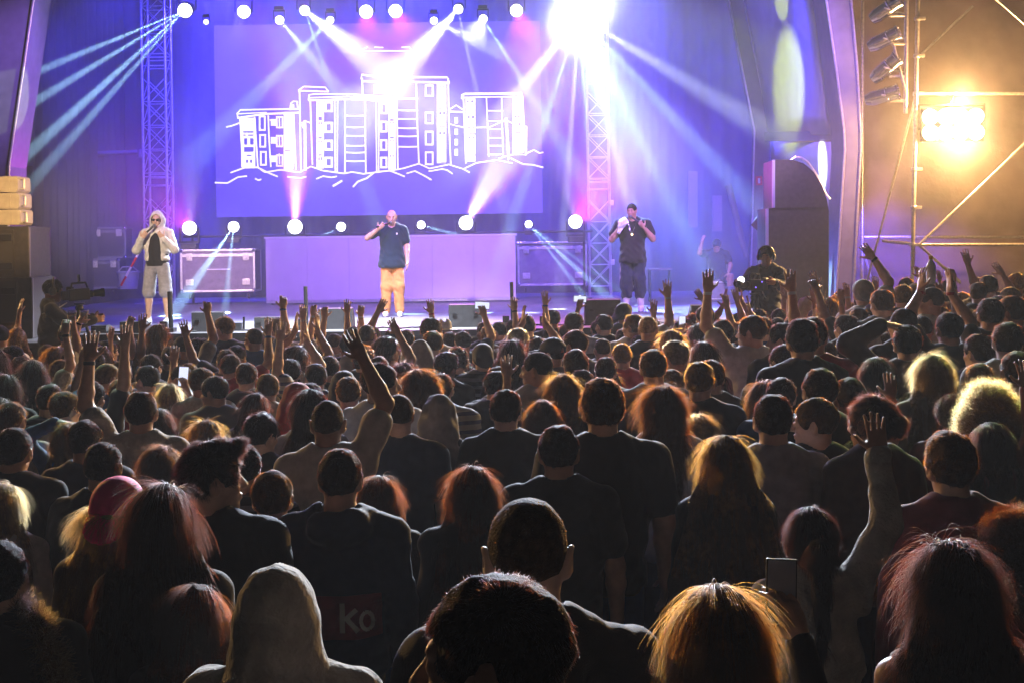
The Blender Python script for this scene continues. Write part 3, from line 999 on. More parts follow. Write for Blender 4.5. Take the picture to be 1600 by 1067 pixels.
# small stool the seated man sits on, low case behind
s0 = P(1128, 455, 27.0)
sbx = thing('seat_case', 'low grey case the seated man sits on', 'case', (s0.x, 27.3, STZ))
MB().box((s0.x + .05, 27.3, STZ + .23), (.55, .45, .44), bev=.015).build('shell', M['case'], sbx)
MB().box((s0.x + .05, 27.07, STZ + .4), (.5, .02, .03)).box((s0.x + .05, 27.07, STZ + .06), (.5, .02, .03)).build('edging', M['alu'], sbx)
sb2 = thing('small_case', 'small pale box between the knees of the seated man and the camera', 'case', P(1142, 457, 26.2))
MB().box((P(1143, 457, 26.2).x, 26.2, STZ + .17), (.22, .25, .33), bev=.012).build('shell', M['alu_matt'], sb2)
MB().box((P(1143, 457, 26.2).x, 26.07, STZ + .25), (.08, .012, .03)).build('latch', M['steel'], sb2)
lc = thing('low_table', 'low dark table with a pale rim beside the singer in dark clothes', 'table', P(1030, 440, 27.5))
l0 = P(1030, 421, 27.5)
MB().box((l0.x, 27.5, l0.z), (.5, .4, .04), bev=.008).build('top', M['alu_matt'], lc)
for sx in (-1, 1):
    MB().tube((l0.x + sx * .2, 27.5, STZ), (l0.x + sx * .2, 27.5, l0.z - .02), .03).build('leg', M['black_metal'], lc, True)

# ------------------------------------------------------------------ speaker stacks
YP = 19.0


def array_box(y0, y1, x1, label):
    a, b = P(-46, y0, YP), P(x1, y1, YP)
    t = thing('array_speaker', label, 'speaker', ((a.x + b.x) / 2, YP, b.z), 'pale line array speakers')
    dz = a.z - b.z
    MB().prism([(a.x, YP, b.z + dz * .12), (a.x, YP, a.z), (b.x - .02, YP, a.z + .012), (b.x, YP, a.z - .02), (b.x, YP, b.z + dz * .2), (b.x - .03, YP, b.z + .01)], (0, .5, 0)).build('cabinet', M['speaker_pale'], t)
    MB().prism([(a.x + .03, YP - .012, b.z + dz * .2), (a.x + .03, YP - .012, a.z - .03), (b.x - .12, YP - .012, a.z - .02), (b.x - .12, YP - .012, b.z + dz * .14)], (0, .01, 0)).build('grille', M['speaker_pale'], t)
    zc = (a.z + b.z) / 2
    MB().path([(b.x - .01, YP + .1, zc + .09), (b.x + .055, YP + .1, zc + .08), (b.x + .055, YP + .1, zc - .05), (b.x - .01, YP + .1, zc - .06)], .012).build('handle', M['steel'], t)


array_box(278, 302, 28, 'pale amber lit array speaker, top one of three')
array_box(304, 328, 30, 'pale amber lit array speaker, middle one of three')
array_box(330, 353, 32, 'pale amber lit array speaker, lowest of three, on the dark speakers')


def sub(y0, y1, x1, Y, label):
    a, b = P(-60, y0, Y), P(x1, y1, Y)
    t = thing('bass_speaker', label, 'speaker', ((a.x + b.x) / 2, Y, b.z), 'dark bass speakers')
    cx_, cz_ = (a.x + b.x) / 2, (a.z + b.z) / 2
    MB().box((cx_, Y + .45, cz_), (b.x - a.x, .9, a.z - b.z - .004), bev=.012).build('cabinet', M['speaker'], t)
    MB().box((cx_ - .06, Y - .012, cz_), (b.x - a.x - .28, .02, a.z - b.z - .1), bev=.006).build('grille', M['grille'], t)
    for zz in (.28, -.28):
        MB().box((b.x - .32, Y - .026, cz_ + zz * (a.z - b.z)), (.2, .02, .1), bev=.01).build('handle_recess', M['black'], t)
    e = MB().box((b.x + .008, Y + .03, cz_), (.012, .04, a.z - b.z - .03)).build('corner_strip', M['alu_matt'], t)


sub(355, 434, 45, 18.9, 'dark bass speaker with two recessed handles, directly under the pale speakers')
sub(435, 530, 50, 18.8, 'dark bass speaker at the bottom of the stack beside the camera operator')
pz = P(0, 530, 18.8).z
pf = thing('platform', 'wide low dark platform carrying the bass speakers', 'platform', (-7.6, 18.6, 0))
MB().box((-7.85, 18.6, pz - .04), (3.1, 1.1, .07), bev=.006).build('top', M['deck'], pf)
for sx in (-9.2, -8.1, -7.2, -6.4):
    for yy in (18.15, 19.05):
        MB().tube((sx, yy, 0), (sx, yy, pz - .075), .03).build('leg', M['steel'], pf, True)

YB = 21.6
out = [(1211, 250), (1238, 250), (1256, 256), (1272, 270), (1284, 290), (1292, 312), (1295, 330), (1295, 500), (1201, 500), (1201, 326), (1211, 325)]
ss = thing('covered_speaker_stack', 'tall black covered speaker stack with a curved shoulder, behind the second camera operator', 'speaker stack', P(1248, 500, YB))
MB().prism([P(x, y, YB) for x, y in out], (0, 1.0, 0)).build('cover', M['speaker'], ss)
e = MB()
e.prism([P(1207, 250, YB - .02), P(1211, 250, YB - .02), P(1211, 325, YB - .02), P(1207, 325, YB - .02)], (0, .05, 0))
e.prism([P(1197, 327, YB - .02), P(1201, 327, YB - .02), P(1201, 390, YB - .02), P(1197, 390, YB - .02)], (0, .05, 0))
e.build('edge_strip', M['grey_plastic'], ss)  # pale strips standing in for light caught on the stack's edges
e = MB()
for (y) in (326, 402, 465):
    e.box(P(1249, y, YB - .004), (.9, .012, .012))
e.build('seam', M['black'], ss)
cp = MB().path([P(x, y, 22.7) for x, y in ((1236, 250), (1243, 246), (1252, 247), (1262, 254), (1272, 268), (1282, 286), (1290, 303), (1297, 312))], .02).build('cover_piping', M['alu'])
tag(cp, 'thin pale curved tube arching over the shoulder of the black stack', 'tube')
fl = MB().prism([P(1174, 352, 24.0), P(1208, 306, 24.0), P(1208, 362, 24.0), P(1196, 372, 24.0)], (0, .05, 0)).build('black_flag', M['cloth_black'])
tag(fl, 'black triangular cloth flap beside the speaker stack, above the camera operator', 'cloth flap')

# ------------------------------------------------------------------ scaffold tower, par cans, floodlight
YW = 22.0
sc = thing('scaffold_tower', 'scaffold tower of steel tubes carrying the chrome lamps and the floodlight', 'scaffold', P(1430, 560, YW))


def wp(x, y, Y=YW):
    return P(x, y, Y)


for (x0_, y0_, x1_, y1_, Y) in ((1436, -80, 1423, 560, YW), (1417, -80, 1415, 178, YW), (1348, -80, 1347, 460, 25.5), (1640, -80, 1640, 560, YW)):
    MB().tube(P(x0_, y0_, Y), P(x1_, y1_, Y), .034 if Y < 25 else .03, n=14).build('standard', M['steel'], sc, True)
for (x0_, y0_, Ya, x1_, y1_, Yb) in ((1434, 147, YW, 1640, 147, YW), (1428, 383, YW, 1640, 383, YW), (1428, 382, YW, 1380, 377, 23.6), (1350, 371, 25.5, 1640, 371, 25.5),
                                     (1416, 25, YW, 1390, 25, YW), (1416, 69, YW, 1390, 69, YW), (1416, 120, YW, 1390, 120, YW), (1416, 158, YW, 1385, 158, YW)):
    MB().tube(P(x0_, y0_, Ya), P(x1_, y1_, Yb), .026, n=12).build('ledger', M['steel'], sc, True)
for (x0_, y0_, Ya, x1_, y1_, Yb) in ((1436, 383, YW - .08, 1640, 188, YW - .08), (1436, 383, YW + .08, 1500, 442, 23), (1434, 140, YW + .1, 1352, 450, 25.4), (1552, -5, 21.5, 1640, 72, 21.5),
                                     (1347, 385, 25.6, 1362, 440, 25.6), (1440, 85, 24.5, 1520, 10, 24.5), (1395, 66, YW, 1414, 140, YW - .05)):
    MB().tube(P(x0_, y0_, Ya), P(x1_, y1_, Yb), .022, n=12).build('brace', M['steel'], sc, True)
for y in (30, 88, 265, 325, 383, 147):
    x = 1436 - 13 * (y + 80) / 640
    p = P(x, y, YW)
    MB().lathe([(.05, -.03), (.055, -.02), (.055, .02), (.05, .03)], p, n=12).box(p + Vector((.07, -.02, 0)), (.1, .07, .05), bev=.008).build('coupler', M['steel'], sc)

for k, (x, y, tilt, lab) in enumerate(((1385, 15, 30, 'chrome par lamp on the scaffold tower, topmost of four'), (1383, 62, 22, 'chrome par lamp on the scaffold tower, second from the top'),
                                       (1385, 107, 38, 'chrome par lamp on the scaffold tower, third from the top, brightest'), (1380, 150, 12, 'dim chrome par lamp on the scaffold tower, lowest of four'))):
    c = P(x, y, YW)
    a = math.radians(tilt)
    d = Vector((math.cos(a) * .86, -.42, math.sin(a))).normalized()
    t = thing('par_can', lab, 'stage lamp', c, 'chrome par lamps on the scaffold')
    r = .125
    MB().lathe([(.05, -.3), (.09, -.29), (r * .95, -.2), (r, -.17), (r, .05), (r * 1.08, .06), (r * 1.08, .08), (r, .09), (r, .22), (r * 1.12, .23), (r * 1.12, .26), (r * .9, .26), (r * .86, .2)], c, d, 28).build('can', M['chrome'], t, True)
    MB().lathe([(r * .86, .19), (r * .6, .22), (.01, .235)], c, d, 20).build('lens', M['glass_dark'], t, True)
    sd = d.cross(Vector((0, 0, 1))).normalized()
    yk = MB()
    hp = P(1416, y + 8, YW)
    for s in (-1, 1):
        yk.tube(c + sd * s * r * 1.15, c + sd * s * r * 1.15 + (hp - c) * .45, .014)
    yk.tube(c + sd * r * 1.15 + (hp - c) * .45, c - sd * r * 1.15 + (hp - c) * .45, .014)
    yk.tube(c + (hp - c) * .45, hp, .016)
    yk.build('yoke', M['steel'], t, True)

FLC = P(1490, 195, YW - .2)
ft = thing('floodlight', 'dazzling amber floodlight of eight bulbs on the scaffold tower', 'floodlight', FLC)
MB().box(FLC + Vector((0, .1, 0)), (1.02, .12, .56), bev=.02).build('housing', M['black_metal'], ft)
for i in range(4):
    for j in range(2):
        p = FLC + Vector(((i - 1.5) * .25, .03, (j - .5) * .26))
        MB().lathe([(.126, 0), (.12, .035), (.07, .06), (.01, .072)], p, (0, -1, 0), 20).build('bulb', M['lens_warm'], ft, True)
yk = MB()
for s in (-1, 1):
    yk.box(FLC + Vector((s * .535, .1, .12)), (.03, .06, .4))
yk.box(FLC + Vector((0, .1, .33)), (1.1, .06, .03))
yk.tube(FLC + Vector((0, .14, .33)), P(1490, 147, YW), .02)
yk.build('bracket', M['black_metal'], ft)
lamp('flood_glow', 'SPOT', FLC + Vector((0, -.12, 0)), AMBER, 16000, FLC + Vector((-3.2, -10, -2.4)), 150, .6, .28, ft)
for dz_ in (-.42, .42):
    lamp('added_scrim_fill', 'POINT', FLC + Vector((.1, -.14, dz_)), (1.0, .5, .17), 1900, radius=.12, parent=ft)  # bare point lamps added to light the scrim behind the floodlight
lamp('added_blue_fill', 'SPOT', P(1380, 330, 24.5), BLUE, 1500, P(1385, 450, 27.5), 70, 1.0, .2)  # bare blue lamp added to colour the lower scrim, no fixture

# ------------------------------------------------------------------ smoke and haze


def box_volume(name, lo, hi, dens, col, aniso):
    b = MB().box([(l + h) / 2 for l, h in zip(lo, hi)], [h - l for l, h in zip(lo, hi)])
    m = bpy.data.materials.new(name)
    m.use_nodes = True
    nt = m.node_tree
    nt.nodes.remove(nt.nodes['Principled BSDF'])
    v = nt.nodes.new('ShaderNodeVolumePrincipled')
    v.inputs['Color'].default_value = (*col, 1)
    v.inputs['Density'].default_value = dens
    v.inputs['Anisotropy'].default_value = aniso
    nt.links.new(v.outputs[0], nt.nodes['Material Output'].inputs['Volume'])
    o = b.build(name, m)
    o['kind'] = 'stuff'
    o.display_type = 'WIRE'
    return o


HAZE = box_volume('haze', (-81, -61, -1), (81, 91, 14), 0.0014, (.9, .9, .92), 0.2)


def patchy(o, dens):
    nt = o.data.materials[0].node_tree
    v = [n for n in nt.nodes if n.type == 'PRINCIPLED_VOLUME'][0]
    tc = nt.nodes.new('ShaderNodeTexCoord')
    n = nt.nodes.new('ShaderNodeTexNoise')
    n.inputs['Scale'].default_value = .36
    n.inputs['Detail'].default_value = 2.5
    nt.links.new(tc.outputs['Object'], n.inputs['Vector'])
    r = nt.nodes.new('ShaderNodeMapRange')
    r.inputs['From Min'].default_value = .34
    r.inputs['From Max'].default_value = .66
    r.inputs['To Min'].default_value = dens * .5
    r.inputs['To Max'].default_value = dens * 1.6
    nt.links.new(n.outputs['Fac'], r.inputs['Value'])
    nt.links.new(r.outputs[0], v.inputs['Density'])


SMOKE = box_volume('stage_smoke', (-9.3, 24.1, STZ + .004), (6.4, 33.0, 10.2), 0.042, (.9, .9, .95), 0.1)

sm_ = MB().ball(FLC + Vector((0, .35, 0)), 1.0, 32, (2.9, 1.1, 2.1)).build('floodlight_glow_smoke', SMOKE.data.materials[0].copy(), None, True)  # smoke ball added round the floodlight to give it a wide glow
sm_.data.materials[0].name = 'floodlight_glow_smoke'
[n for n in sm_.data.materials[0].node_tree.nodes if n.type == 'PRINCIPLED_VOLUME'][0].inputs['Density'].default_value = .036
sm_['kind'] = 'stuff'

patchy(SMOKE, .042)
cy.volume_step_rate = 3.0
cy.volume_max_steps = 64
# ------------------------------------------------------------------ figures: one continuous surface per body, grown from a distance field
class Grid:
    def __init__(self, lo, hi, v):
        self.lo = np.array(lo, float)
        self.v = v
        n = np.ceil((np.array(hi) - self.lo) / v).astype(int) + 1
        self.D = np.full(n, 1.0, np.float32)
        self.ax = [(self.lo[i] + v * np.arange(n[i])).astype(np.float32) for i in range(3)]

    def _sl(self, lo, hi, m):
        s = []
        for i in range(3):
            a = int(max(0, math.floor((lo[i] - m - self.lo[i]) / self.v)))
            b = int(min(self.D.shape[i], math.ceil((hi[i] + m - self.lo[i]) / self.v) + 1))
            if b <= a:
                return None
            s.append(slice(a, b))
        return tuple(s)

    def _xyz(self, s):
        return (self.ax[0][s[0]][:, None, None], self.ax[1][s[1]][None, :, None], self.ax[2][s[2]][None, None, :])

    def _mix(self, s, d, k, sub):
        a = self.D[s]
        if sub:
            d = -d
            if k > 0:
                h = np.maximum(k - np.abs(a - d), 0) / k
                self.D[s] = np.maximum(a, d) + h * h * k * 0.25
            else:
                self.D[s] = np.maximum(a, d)
        else:
            if k > 0:
                h = np.maximum(k - np.abs(a - d), 0) / k
                self.D[s] = np.minimum(a, d) - h * h * k * 0.25
            else:
                self.D[s] = np.minimum(a, d)

    def cone(self, a, b, r1, r2, k=0.02, sub=False):
        a, b = np.array(a, float), np.array(b, float)
        r = max(r1, r2)
        s = self._sl(np.minimum(a, b) - r, np.maximum(a, b) + r, k + 3 * self.v + (0.03 if not sub else 0))
        if s is None:
            return self
        X, Y, Z = self._xyz(s)
        d = b - a
        L2 = float(d @ d) + 1e-12
        px, py, pz = X - a[0], Y - a[1], Z - a[2]
        t = np.clip((px * d[0] + py * d[1] + pz * d[2]) / L2, 0, 1)
        q = np.sqrt((px - t * d[0]) ** 2 + (py - t * d[1]) ** 2 + (pz - t * d[2]) ** 2) - (r1 + (r2 - r1) * t)
        self._mix(s, q.astype(np.float32), k, sub)
        return self

    def ell(self, c, r, R=None, k=0.02, sub=False):
        c, r = np.array(c, float), np.array(r, float)
        m = float(r.max()) if R is not None else r
        s = self._sl(c - m, c + m, k + 3 * self.v + (0.03 if not sub else 0))
        if s is None:
            return self
        X, Y, Z = self._xyz(s)
        px, py, pz = X - c[0], Y - c[1], Z - c[2]
        if R is not None:
            R = np.array(R)
            px, py, pz = (px * R[0, 0] + py * R[1, 0] + pz * R[2, 0], px * R[0, 1] + py * R[1, 1] + pz * R[2, 1], px * R[0, 2] + py * R[1, 2] + pz * R[2, 2])
        k0 = np.sqrt((px / r[0]) ** 2 + (py / r[1]) ** 2 + (pz / r[2]) ** 2)
        k1 = np.sqrt((px / r[0] ** 2) ** 2 + (py / r[1] ** 2) ** 2 + (pz / r[2] ** 2) ** 2) + 1e-9
        q = k0 * (k0 - 1.0) / k1
        self._mix(s, q.astype(np.float32), k, sub)
        return self

    def plane(self, p, n, k=0.01):
        """Keep only what lies behind the plane (against n)."""
        X, Y, Z = self._xyz((slice(None),) * 3)
        n = np.array(n, float)
        n /= np.linalg.norm(n)
        q = ((X - p[0]) * n[0] + (Y - p[1]) * n[1] + (Z - p[2]) * n[2]).astype(np.float32)
        a = self.D
        h = np.maximum(k - np.abs(a - q), 0) / k
        self.D = np.maximum(a, q) + h * h * k * 0.25
        return self

    def wrinkle(self, amp, f, seed):
        X, Y, Z = self._xyz((slice(None),) * 3)
        g = np.random.default_rng(seed)
        N = np.zeros(self.D.shape, np.float32)
        for i in range(5):
            w = g.normal(size=3) * f * (1 + .5 * i)
            ph = g.uniform(0, 6.28)
            N += (np.sin(X * w[0] + Y * w[1] + Z * w[2] + ph + 1.3 * np.sin(X * w[2] * .7 - Z * w[0] * .6 + ph)) / (1 + .45 * i)).astype(np.float32)
        self.D += np.float32(amp * 0.5) * N
        return self

    def mesh(self):
        D, v, lo = self.D, self.v, self.lo
        D = D.copy()
        for ax_ in range(3):
            sl = [slice(None)] * 3
            for e in (0, -1):
                sl[ax_] = e
                D[tuple(sl)] = np.maximum(D[tuple(sl)], v * .5)
        I = D < 0
        n = D.shape
        cnt = np.zeros((n[0] - 1, n[1] - 1, n[2] - 1), np.int8)
        off = [(i, j, k) for i in (0, 1) for j in (0, 1) for k in (0, 1)]
        for (i, j, k) in off:
            cnt += I[i:n[0] - 1 + i, j:n[1] - 1 + j, k:n[2] - 1 + k]
        idx = np.argwhere((cnt > 0) & (cnt < 8))
        ids = np.full(cnt.shape, -1, np.int32)
        ids[idx[:, 0], idx[:, 1], idx[:, 2]] = np.arange(len(idx))
        val = np.stack([D[idx[:, 0] + o[0], idx[:, 1] + o[1], idx[:, 2] + o[2]] for o in off], 1)
        acc = np.zeros((len(idx), 3))
        ct = np.zeros(len(idx))
        for a in range(8):
            for b in range(a + 1, 8):
                oa, ob = np.array(off[a]), np.array(off[b])
                if np.abs(oa - ob).sum() != 1:
                    continue
                m = (val[:, a] < 0) != (val[:, b] < 0)
                t = val[m, a] / (val[m, a] - val[m, b])
                acc[m] += oa + t[:, None] * (ob - oa)
                ct[m] += 1
        V = lo + v * (idx + acc / ct[:, None])
        Q = []
        for ax_ in range(3):
            u, w = (ax_ + 1) % 3, (ax_ + 2) % 3
            s0 = [slice(1, -1)] * 3
            s1 = [slice(1, -1)] * 3
            s0[ax_] = slice(0, n[ax_] - 1)
            s1[ax_] = slice(1, n[ax_])
            A, B = I[tuple(s0)], I[tuple(s1)]
            e = np.argwhere(A != B)
            st_ = A[e[:, 0], e[:, 1], e[:, 2]]
            base = e + 1
            base[:, ax_] -= 1
            du, dw = np.zeros(3, int), np.zeros(3, int)
            du[u] = 1
            dw[w] = 1
            c = [base - du - dw, base - dw, base, base - du]
            q = np.stack([ids[k[:, 0], k[:, 1], k[:, 2]] for k in c], 1)
            q[~st_] = q[~st_][:, ::-1]
            Q.append(q)
        Q = np.concatenate(Q)
        Q = Q[(Q >= 0).all(1)]
        return V.astype(np.float32), Q.astype(np.int32)


def make_mesh(name, V, Q, mats, mi=None):
    me = bpy.data.meshes.new(name)
    me.vertices.add(len(V))
    me.vertices.foreach_set('co', V.astype(np.float32).ravel())
    me.loops.add(Q.size)
    me.loops.foreach_set('vertex_index', Q.ravel())
    me.polygons.add(len(Q))
    me.polygons.foreach_set('loop_start', np.arange(0, Q.size, 4, dtype=np.int32))
    me.polygons.foreach_set('loop_total', np.full(len(Q), 4, np.int32))
    me.polygons.foreach_set('use_smooth', np.ones(len(Q), bool))
    if mi is not None:
        me.polygons.foreach_set('material_index', mi.astype(np.int32))
    for m in mats:
        me.materials.append(m)
    me.update(calc_edges=True)
    return me


def rot(yaw=0, pitch=0, roll=0):
    return np.array(Matrix.Rotation(math.radians(yaw), 3, 'Z') @ Matrix.Rotation(math.radians(pitch), 3, 'X') @ Matrix.Rotation(math.radians(roll), 3, 'Y'))


def unit(v):
    v = np.array(v, float)
    return v / (np.linalg.norm(v) + 1e-9)


# arm poses for the right arm: upper arm, forearm, fingers (directions), palm normal, finger curl
ARMS = {
    'down': ((.16, -.05, -1), (.03, .25, -.95), (0, .25, -1), (-1, 0, 0), .35),
    'fold': ((.22, -.05, -1), (-.62, .75, .15), (-1, .2, 0), (0, -.3, -1), .4),
    'up': ((.5, .3, .7), (-.08, .12, 1), (-.05, .15, 1), (0, 1, .1), .12),
    'high': ((.25, .12, 1), (.02, .06, 1), (0, .1, 1), (0, 1, 0), .12),
    'lean': ((.35, .25, .9), (-.45, .15, .9), (-.5, .2, .8), (.2, 1, .1), .25),
    'wide': ((.8, .15, .55), (.28, .08, 1), (.2, .1, 1), (0, 1, 0), .1),
    'bent': ((.55, .6, .15), (-.05, .4, .95), (0, .3, 1), (-.2, 1, 0), .3),
    'fist': ((.45, .3, .8), (-.15, .1, 1), (0, .1, 1), (0, 1, 0), 1.25),
    'point': ((.35, .4, .75), (.1, .35, .9), (.1, .5, .85), (0, .9, -.4), .5),
    'headtop': ((.62, .05, .62), (-.9, .05, .42), (-1, .1, 0), (0, 0, -1), .25),
    'clap': ((.22, .5, .75), (-.5, .15, .8), (-.05, .1, 1), (-1, .1, 0), .08),
    'cup': ((.35, .35, .8), (-.25, .15, .95), (-.35, .25, .85), (-.4, .8, 0), .95),
    'phone': ((.25, .95, .08), (-.42, .42, .85), (-.3, .2, .9), (-.5, .85, 0), .75),
    'phonelow': ((.5, .85, -.42), (-.12, .5, .85), (-.3, .2, .9), (-.5, .85, 0), .75),
    'phonehigh': ((.3, .6, .75), (-.35, .3, .9), (-.3, .2, .9), (-.5, .85, 0), .75),
    'mic4': ((.36, .25, -.85), (-.52, .45, .72), (-.5, .3, .6), (-.2, -.6, .6), 1.1),
    'mic': ((.42, .32, -.8), (-.52, .42, .95), (-.5, .35, .6), (-.2, -.6, .6), 1.1),
    'knee': ((.25, .5, -.75), (-.2, .55, -.5), (0, .4, -.9), (-.3, 0, -1), .5),
    'brow': ((.45, .6, .05), (-.25, .1, .95), (-.3, -.1, .9), (-.6, -.6, 0), .8),
    'rig': ((.3, .6, -.55), (-.15, .9, .25), (-.2, 1, .1), (-1, 0, 0), .9),
}


def mirror(v):
    return np.array((-v[0], v[1], v[2]), float)


class Fig:
    """All the surfaces of one person, in a frame with the feet at the origin, facing +Y, 1.75 m tall."""

    def __init__(self, sex='m', arms=('down', 'down'), hyaw=0, hpitch=0, hroll=0, hair='short', top='tee', v=0.008, hv=None, seed=0, hips=None, legs=None, lean=0.0, big=1.0):
        self.sex, self.hairstyle, self.top, self.v, self.seed = sex, hair, top, v, seed
        self.R = rot(hyaw, hpitch, hroll)
        self.pv = np.array((0, -.012, 1.505))
        self.sw = (.196 if sex == 'm' else .164) * big
        self.big = big
        self.info = {}
        self.arm_pts = {}
        for side, pose in zip((-1, 1), arms):
            ua, fa, u, n, curl = ARMS[pose]
            ua, fa, u, n = unit(ua), unit(fa), unit(u), unit(n)
            if side < 0:
                ua, fa, u, n = mirror(ua), mirror(fa), mirror(u), mirror(n)
            lift = max(0.0, ua[2])
            S = np.array((side * (self.sw - .025 * lift), .0, 1.425 + .05 * lift))
            E = S + ua * .285
            Wr = E + fa * .25
            self.arm_pts[side] = (S, E, Wr, u, n, curl, pose)

    def h(self, p):
        return self.pv + self.R @ (np.array(p, float) - self.pv)

    # ---- skin
    def body(self, face=True, legs=None):
        pts = [p for s in (-1, 1) for p in self.arm_pts[s][:3]]
        hd = [self.arm_pts[s][2] + self.arm_pts[s][3] * .2 for s in (-1, 1)]
        lo = np.min(pts + hd + [(-.2, -.17, 1.12)], axis=0) - .05
        hi = np.max(pts + hd + [(.2, .17, 1.80)], axis=0) + .06
        if legs:
            lo = np.minimum(lo, np.min([q for L in legs for q in L], axis=0) - .16)
            hi = np.maximum(hi, np.max([q for L in legs for q in L], axis=0) + .16)
        g = Grid(lo, hi, self.v)
        R, h = self.R, self.h
        f = self.sex == 'f'
        o = 1.635
        hs = .96 if f else 1.0
        g.ell(h((0, -.010, o + .032)), (.074 * hs, .094 * hs, .083), R, 0)
        g.ell(h((0, .028, o - .042)), ((.056 if not f else .051), .066, .076), R, .03)
        g.ell(h((0, .066, o - .098)), ((.026 if not f else .02), .022, .019), R, .03)
        if face:
            g.cone(h((-.034, .083, o + .024)), h((.034, .083, o + .024)), .011, .011, .02)
            for s in (-1, 1):
                g.ell(h((s * .031, .099, o + .004)), (.017, .014, .011), R, .014, sub=True)
                g.ell(h((s * .031, .081, o + .003)), (.0125, .0125, .0125), R, .004)
                g.ell(h((s * .040, .066, o - .028)), (.02, .02, .018), R, .02)
            g.cone(h((0, .094, o + .004)), h((0, .114, o - .03)), .008, .012, .012)
            g.ell(h((0, .104, o - .034)), (.017, .012, .009), R, .01)
            g.ell(h((0, .093, o - .060)), (.023, .011, .006), R, .008)
            g.ell(h((0, .091, o - .072)), (.020, .011, .007), R, .008)
            g.ell(h((0, .106, o - .0655)), (.022, .008, .0022), R, .004, sub=True)
        for s in (-1, 1):
            Re = R @ rot(s * -28, 0, s * 8)
            g.ell(h((s * .083, -.008, o - .004)), (.009, .023, .036), Re, .008)
            g.ell(h((s * .092, -.002, o - .002)), (.006, .012, .02), Re, .006, sub=True)
        nr = .060 if not f else .047
        g.cone(h((0, -.022, o - .06)), (0, -.012, 1.45), nr, nr * .98, .035)
        for s in (-1, 1):
            g.cone((s * .025, -.03, 1.485), (s * (self.sw - .02), -.012, 1.43), .05, .046, .05)
            S, E, Wr, u, n, curl, pose = self.arm_pts[s]
            b = self.big
            a0, a1, a2, a3 = (.051, .044, .042, .029) if not f else (.043, .036, .034, .024)
            g.cone(S, E, a0 * b, a1 * b, .03)
            mid = E + (Wr - E) * .3
            g.cone(E, mid, a2 * b, a2 * 1.04 * b, .02)
            g.cone(mid, Wr, a2 * 1.02 * b, a3, .02)
            self._hand(g, s, Wr, u, n, curl)
        g.ell((0, -.005, 1.30), (self.sw - .02, .10, .17), None, .05)
        if legs:
            g.cone((0, 0, 1.2), (0, 0, .98), .11, .12, .05)
            for (hp, kn, an) in legs:
                hp, kn, an = np.array(hp), np.array(kn), np.array(an)
                g.cone(hp, kn, .082, .055, .05)
                cf = kn + (an - kn) * .3 + np.array((0, -.012, 0))
                g.cone(kn, cf, .052, .056, .02)
                g.cone(cf, an, .056, .036, .02)
                g.ell(an + np.array((0, .06, -.055)), (.04, .11, .035), None, .03)
        V, Q = g.mesh()
        return V, Q

    def _hand(self, g, side, Wr, u, n, curl):
        sc = .93 if self.sex == 'f' else 1.0
        n = unit(n - u * (n @ u))
        t = np.cross(u, n) * (1 if side > 0 else -1)      # towards the thumb
        t = -t if side * 1.0 > 0 and False else t
        Rh = np.stack([t, n, u], 1)
        g.cone(Wr, Wr + u * .03 * sc, .025 * sc, .026 * sc, .015)
        g.ell(Wr + u * .055 * sc, (.042 * sc, .017 * sc, .05 * sc), Rh, .015)
        rg = np.random.default_rng(self.seed + side + 5)
        tip = None
        for i, (L, off) in enumerate(((.072, .03), (.08, .01), (.074, -.011), (.058, -.031))):
            sp = (1.5 - i) * .10
            b = Wr + (u * .095 + t * off) * sc
            c1 = curl * (0.55 + .12 * i) + rg.uniform(-.08, .12)
            d1 = unit(u * math.cos(c1) + n * math.sin(c1) + t * sp * (1 - min(1, curl)))
            c2 = c1 + curl * 1.0 + rg.uniform(0, .15)
            d2 = unit(u * math.cos(c2) + n * math.sin(c2) + t * sp * (1 - min(1, curl)))
            m = b + d1 * L * .52 * sc
            e = m + d2 * L * .48 * sc
            g.cone(b - u * .012, m, .0098 * sc, .0088 * sc, .004)
            g.cone(m, e, .0088 * sc, .0072 * sc, .003)
            if i == 1:
                tip = e
        b = Wr + (u * .03 + t * .03) * sc
        d = unit(u * .62 + t * .75 + n * (.25 + .5 * curl))
        m = b + d * .045 * sc
        e = m + unit(d + u * .5 + n * .3 * curl) * .033 * sc
        g.cone(b, m, .0135 * sc, .0105 * sc, .012)
        g.cone(m, e, .0105 * sc, .0085 * sc, .003)
        self.info[side] = (Wr + u * .075 * sc + n * .028, u, n, t)

    # ---- clothes
    def garment(self, open_front=False, kind=None, hem=.86):
        top = kind or self.top
        f = self.sex == 'f'
        th = {'tee': .017, 'tank': .008, 'long': .015, 'hoodie': .022, 'jacket': .024, 'shirt': .017}[top]
        v = max(self.v, .009)
        pts = [p for s in (-1, 1) for p in self.arm_pts[s][:3]]
        lo = np.min(pts + [(-.25, -.24, hem - .06)], axis=0) - .10
        hi = np.max(pts + [(.25, .2, 1.56)], axis=0) + .10
        g = Grid(lo, hi, v)
        sw = self.sw
        g.ell((0, .0, 1.28), (sw - .012 + th, .115 + th, .20), None, 0)
        g.cone((0, .0, 1.15), (0, .0, min(.95, hem + .08)), (.125 if not f else .11) + th, (.135 if hem > .82 else .160) + th, .08)
        for s in (-1, 1):
            g.cone((s * .085, 0, 1.2), (s * (.08 if hem > .82 else .095), 0, min(.93, hem + .06)), .075 + th, (.085 if hem > .82 else .115) + th, .06)
            g.cone((s * .045, -.03, 1.49), (s * (sw - .015), -.008, 1.428), .046 + th, .052 + th, .05)
        if top != 'tank':
            g.cone((-.045, -.035, 1.462), (.045, -.035, 1.462), .072 + th * .6, .072 + th * .6, .05)
        if f:
            for s in (-1, 1):
                g.ell((s * .07, .10, 1.26), (.065, .06, .065), None, .04)
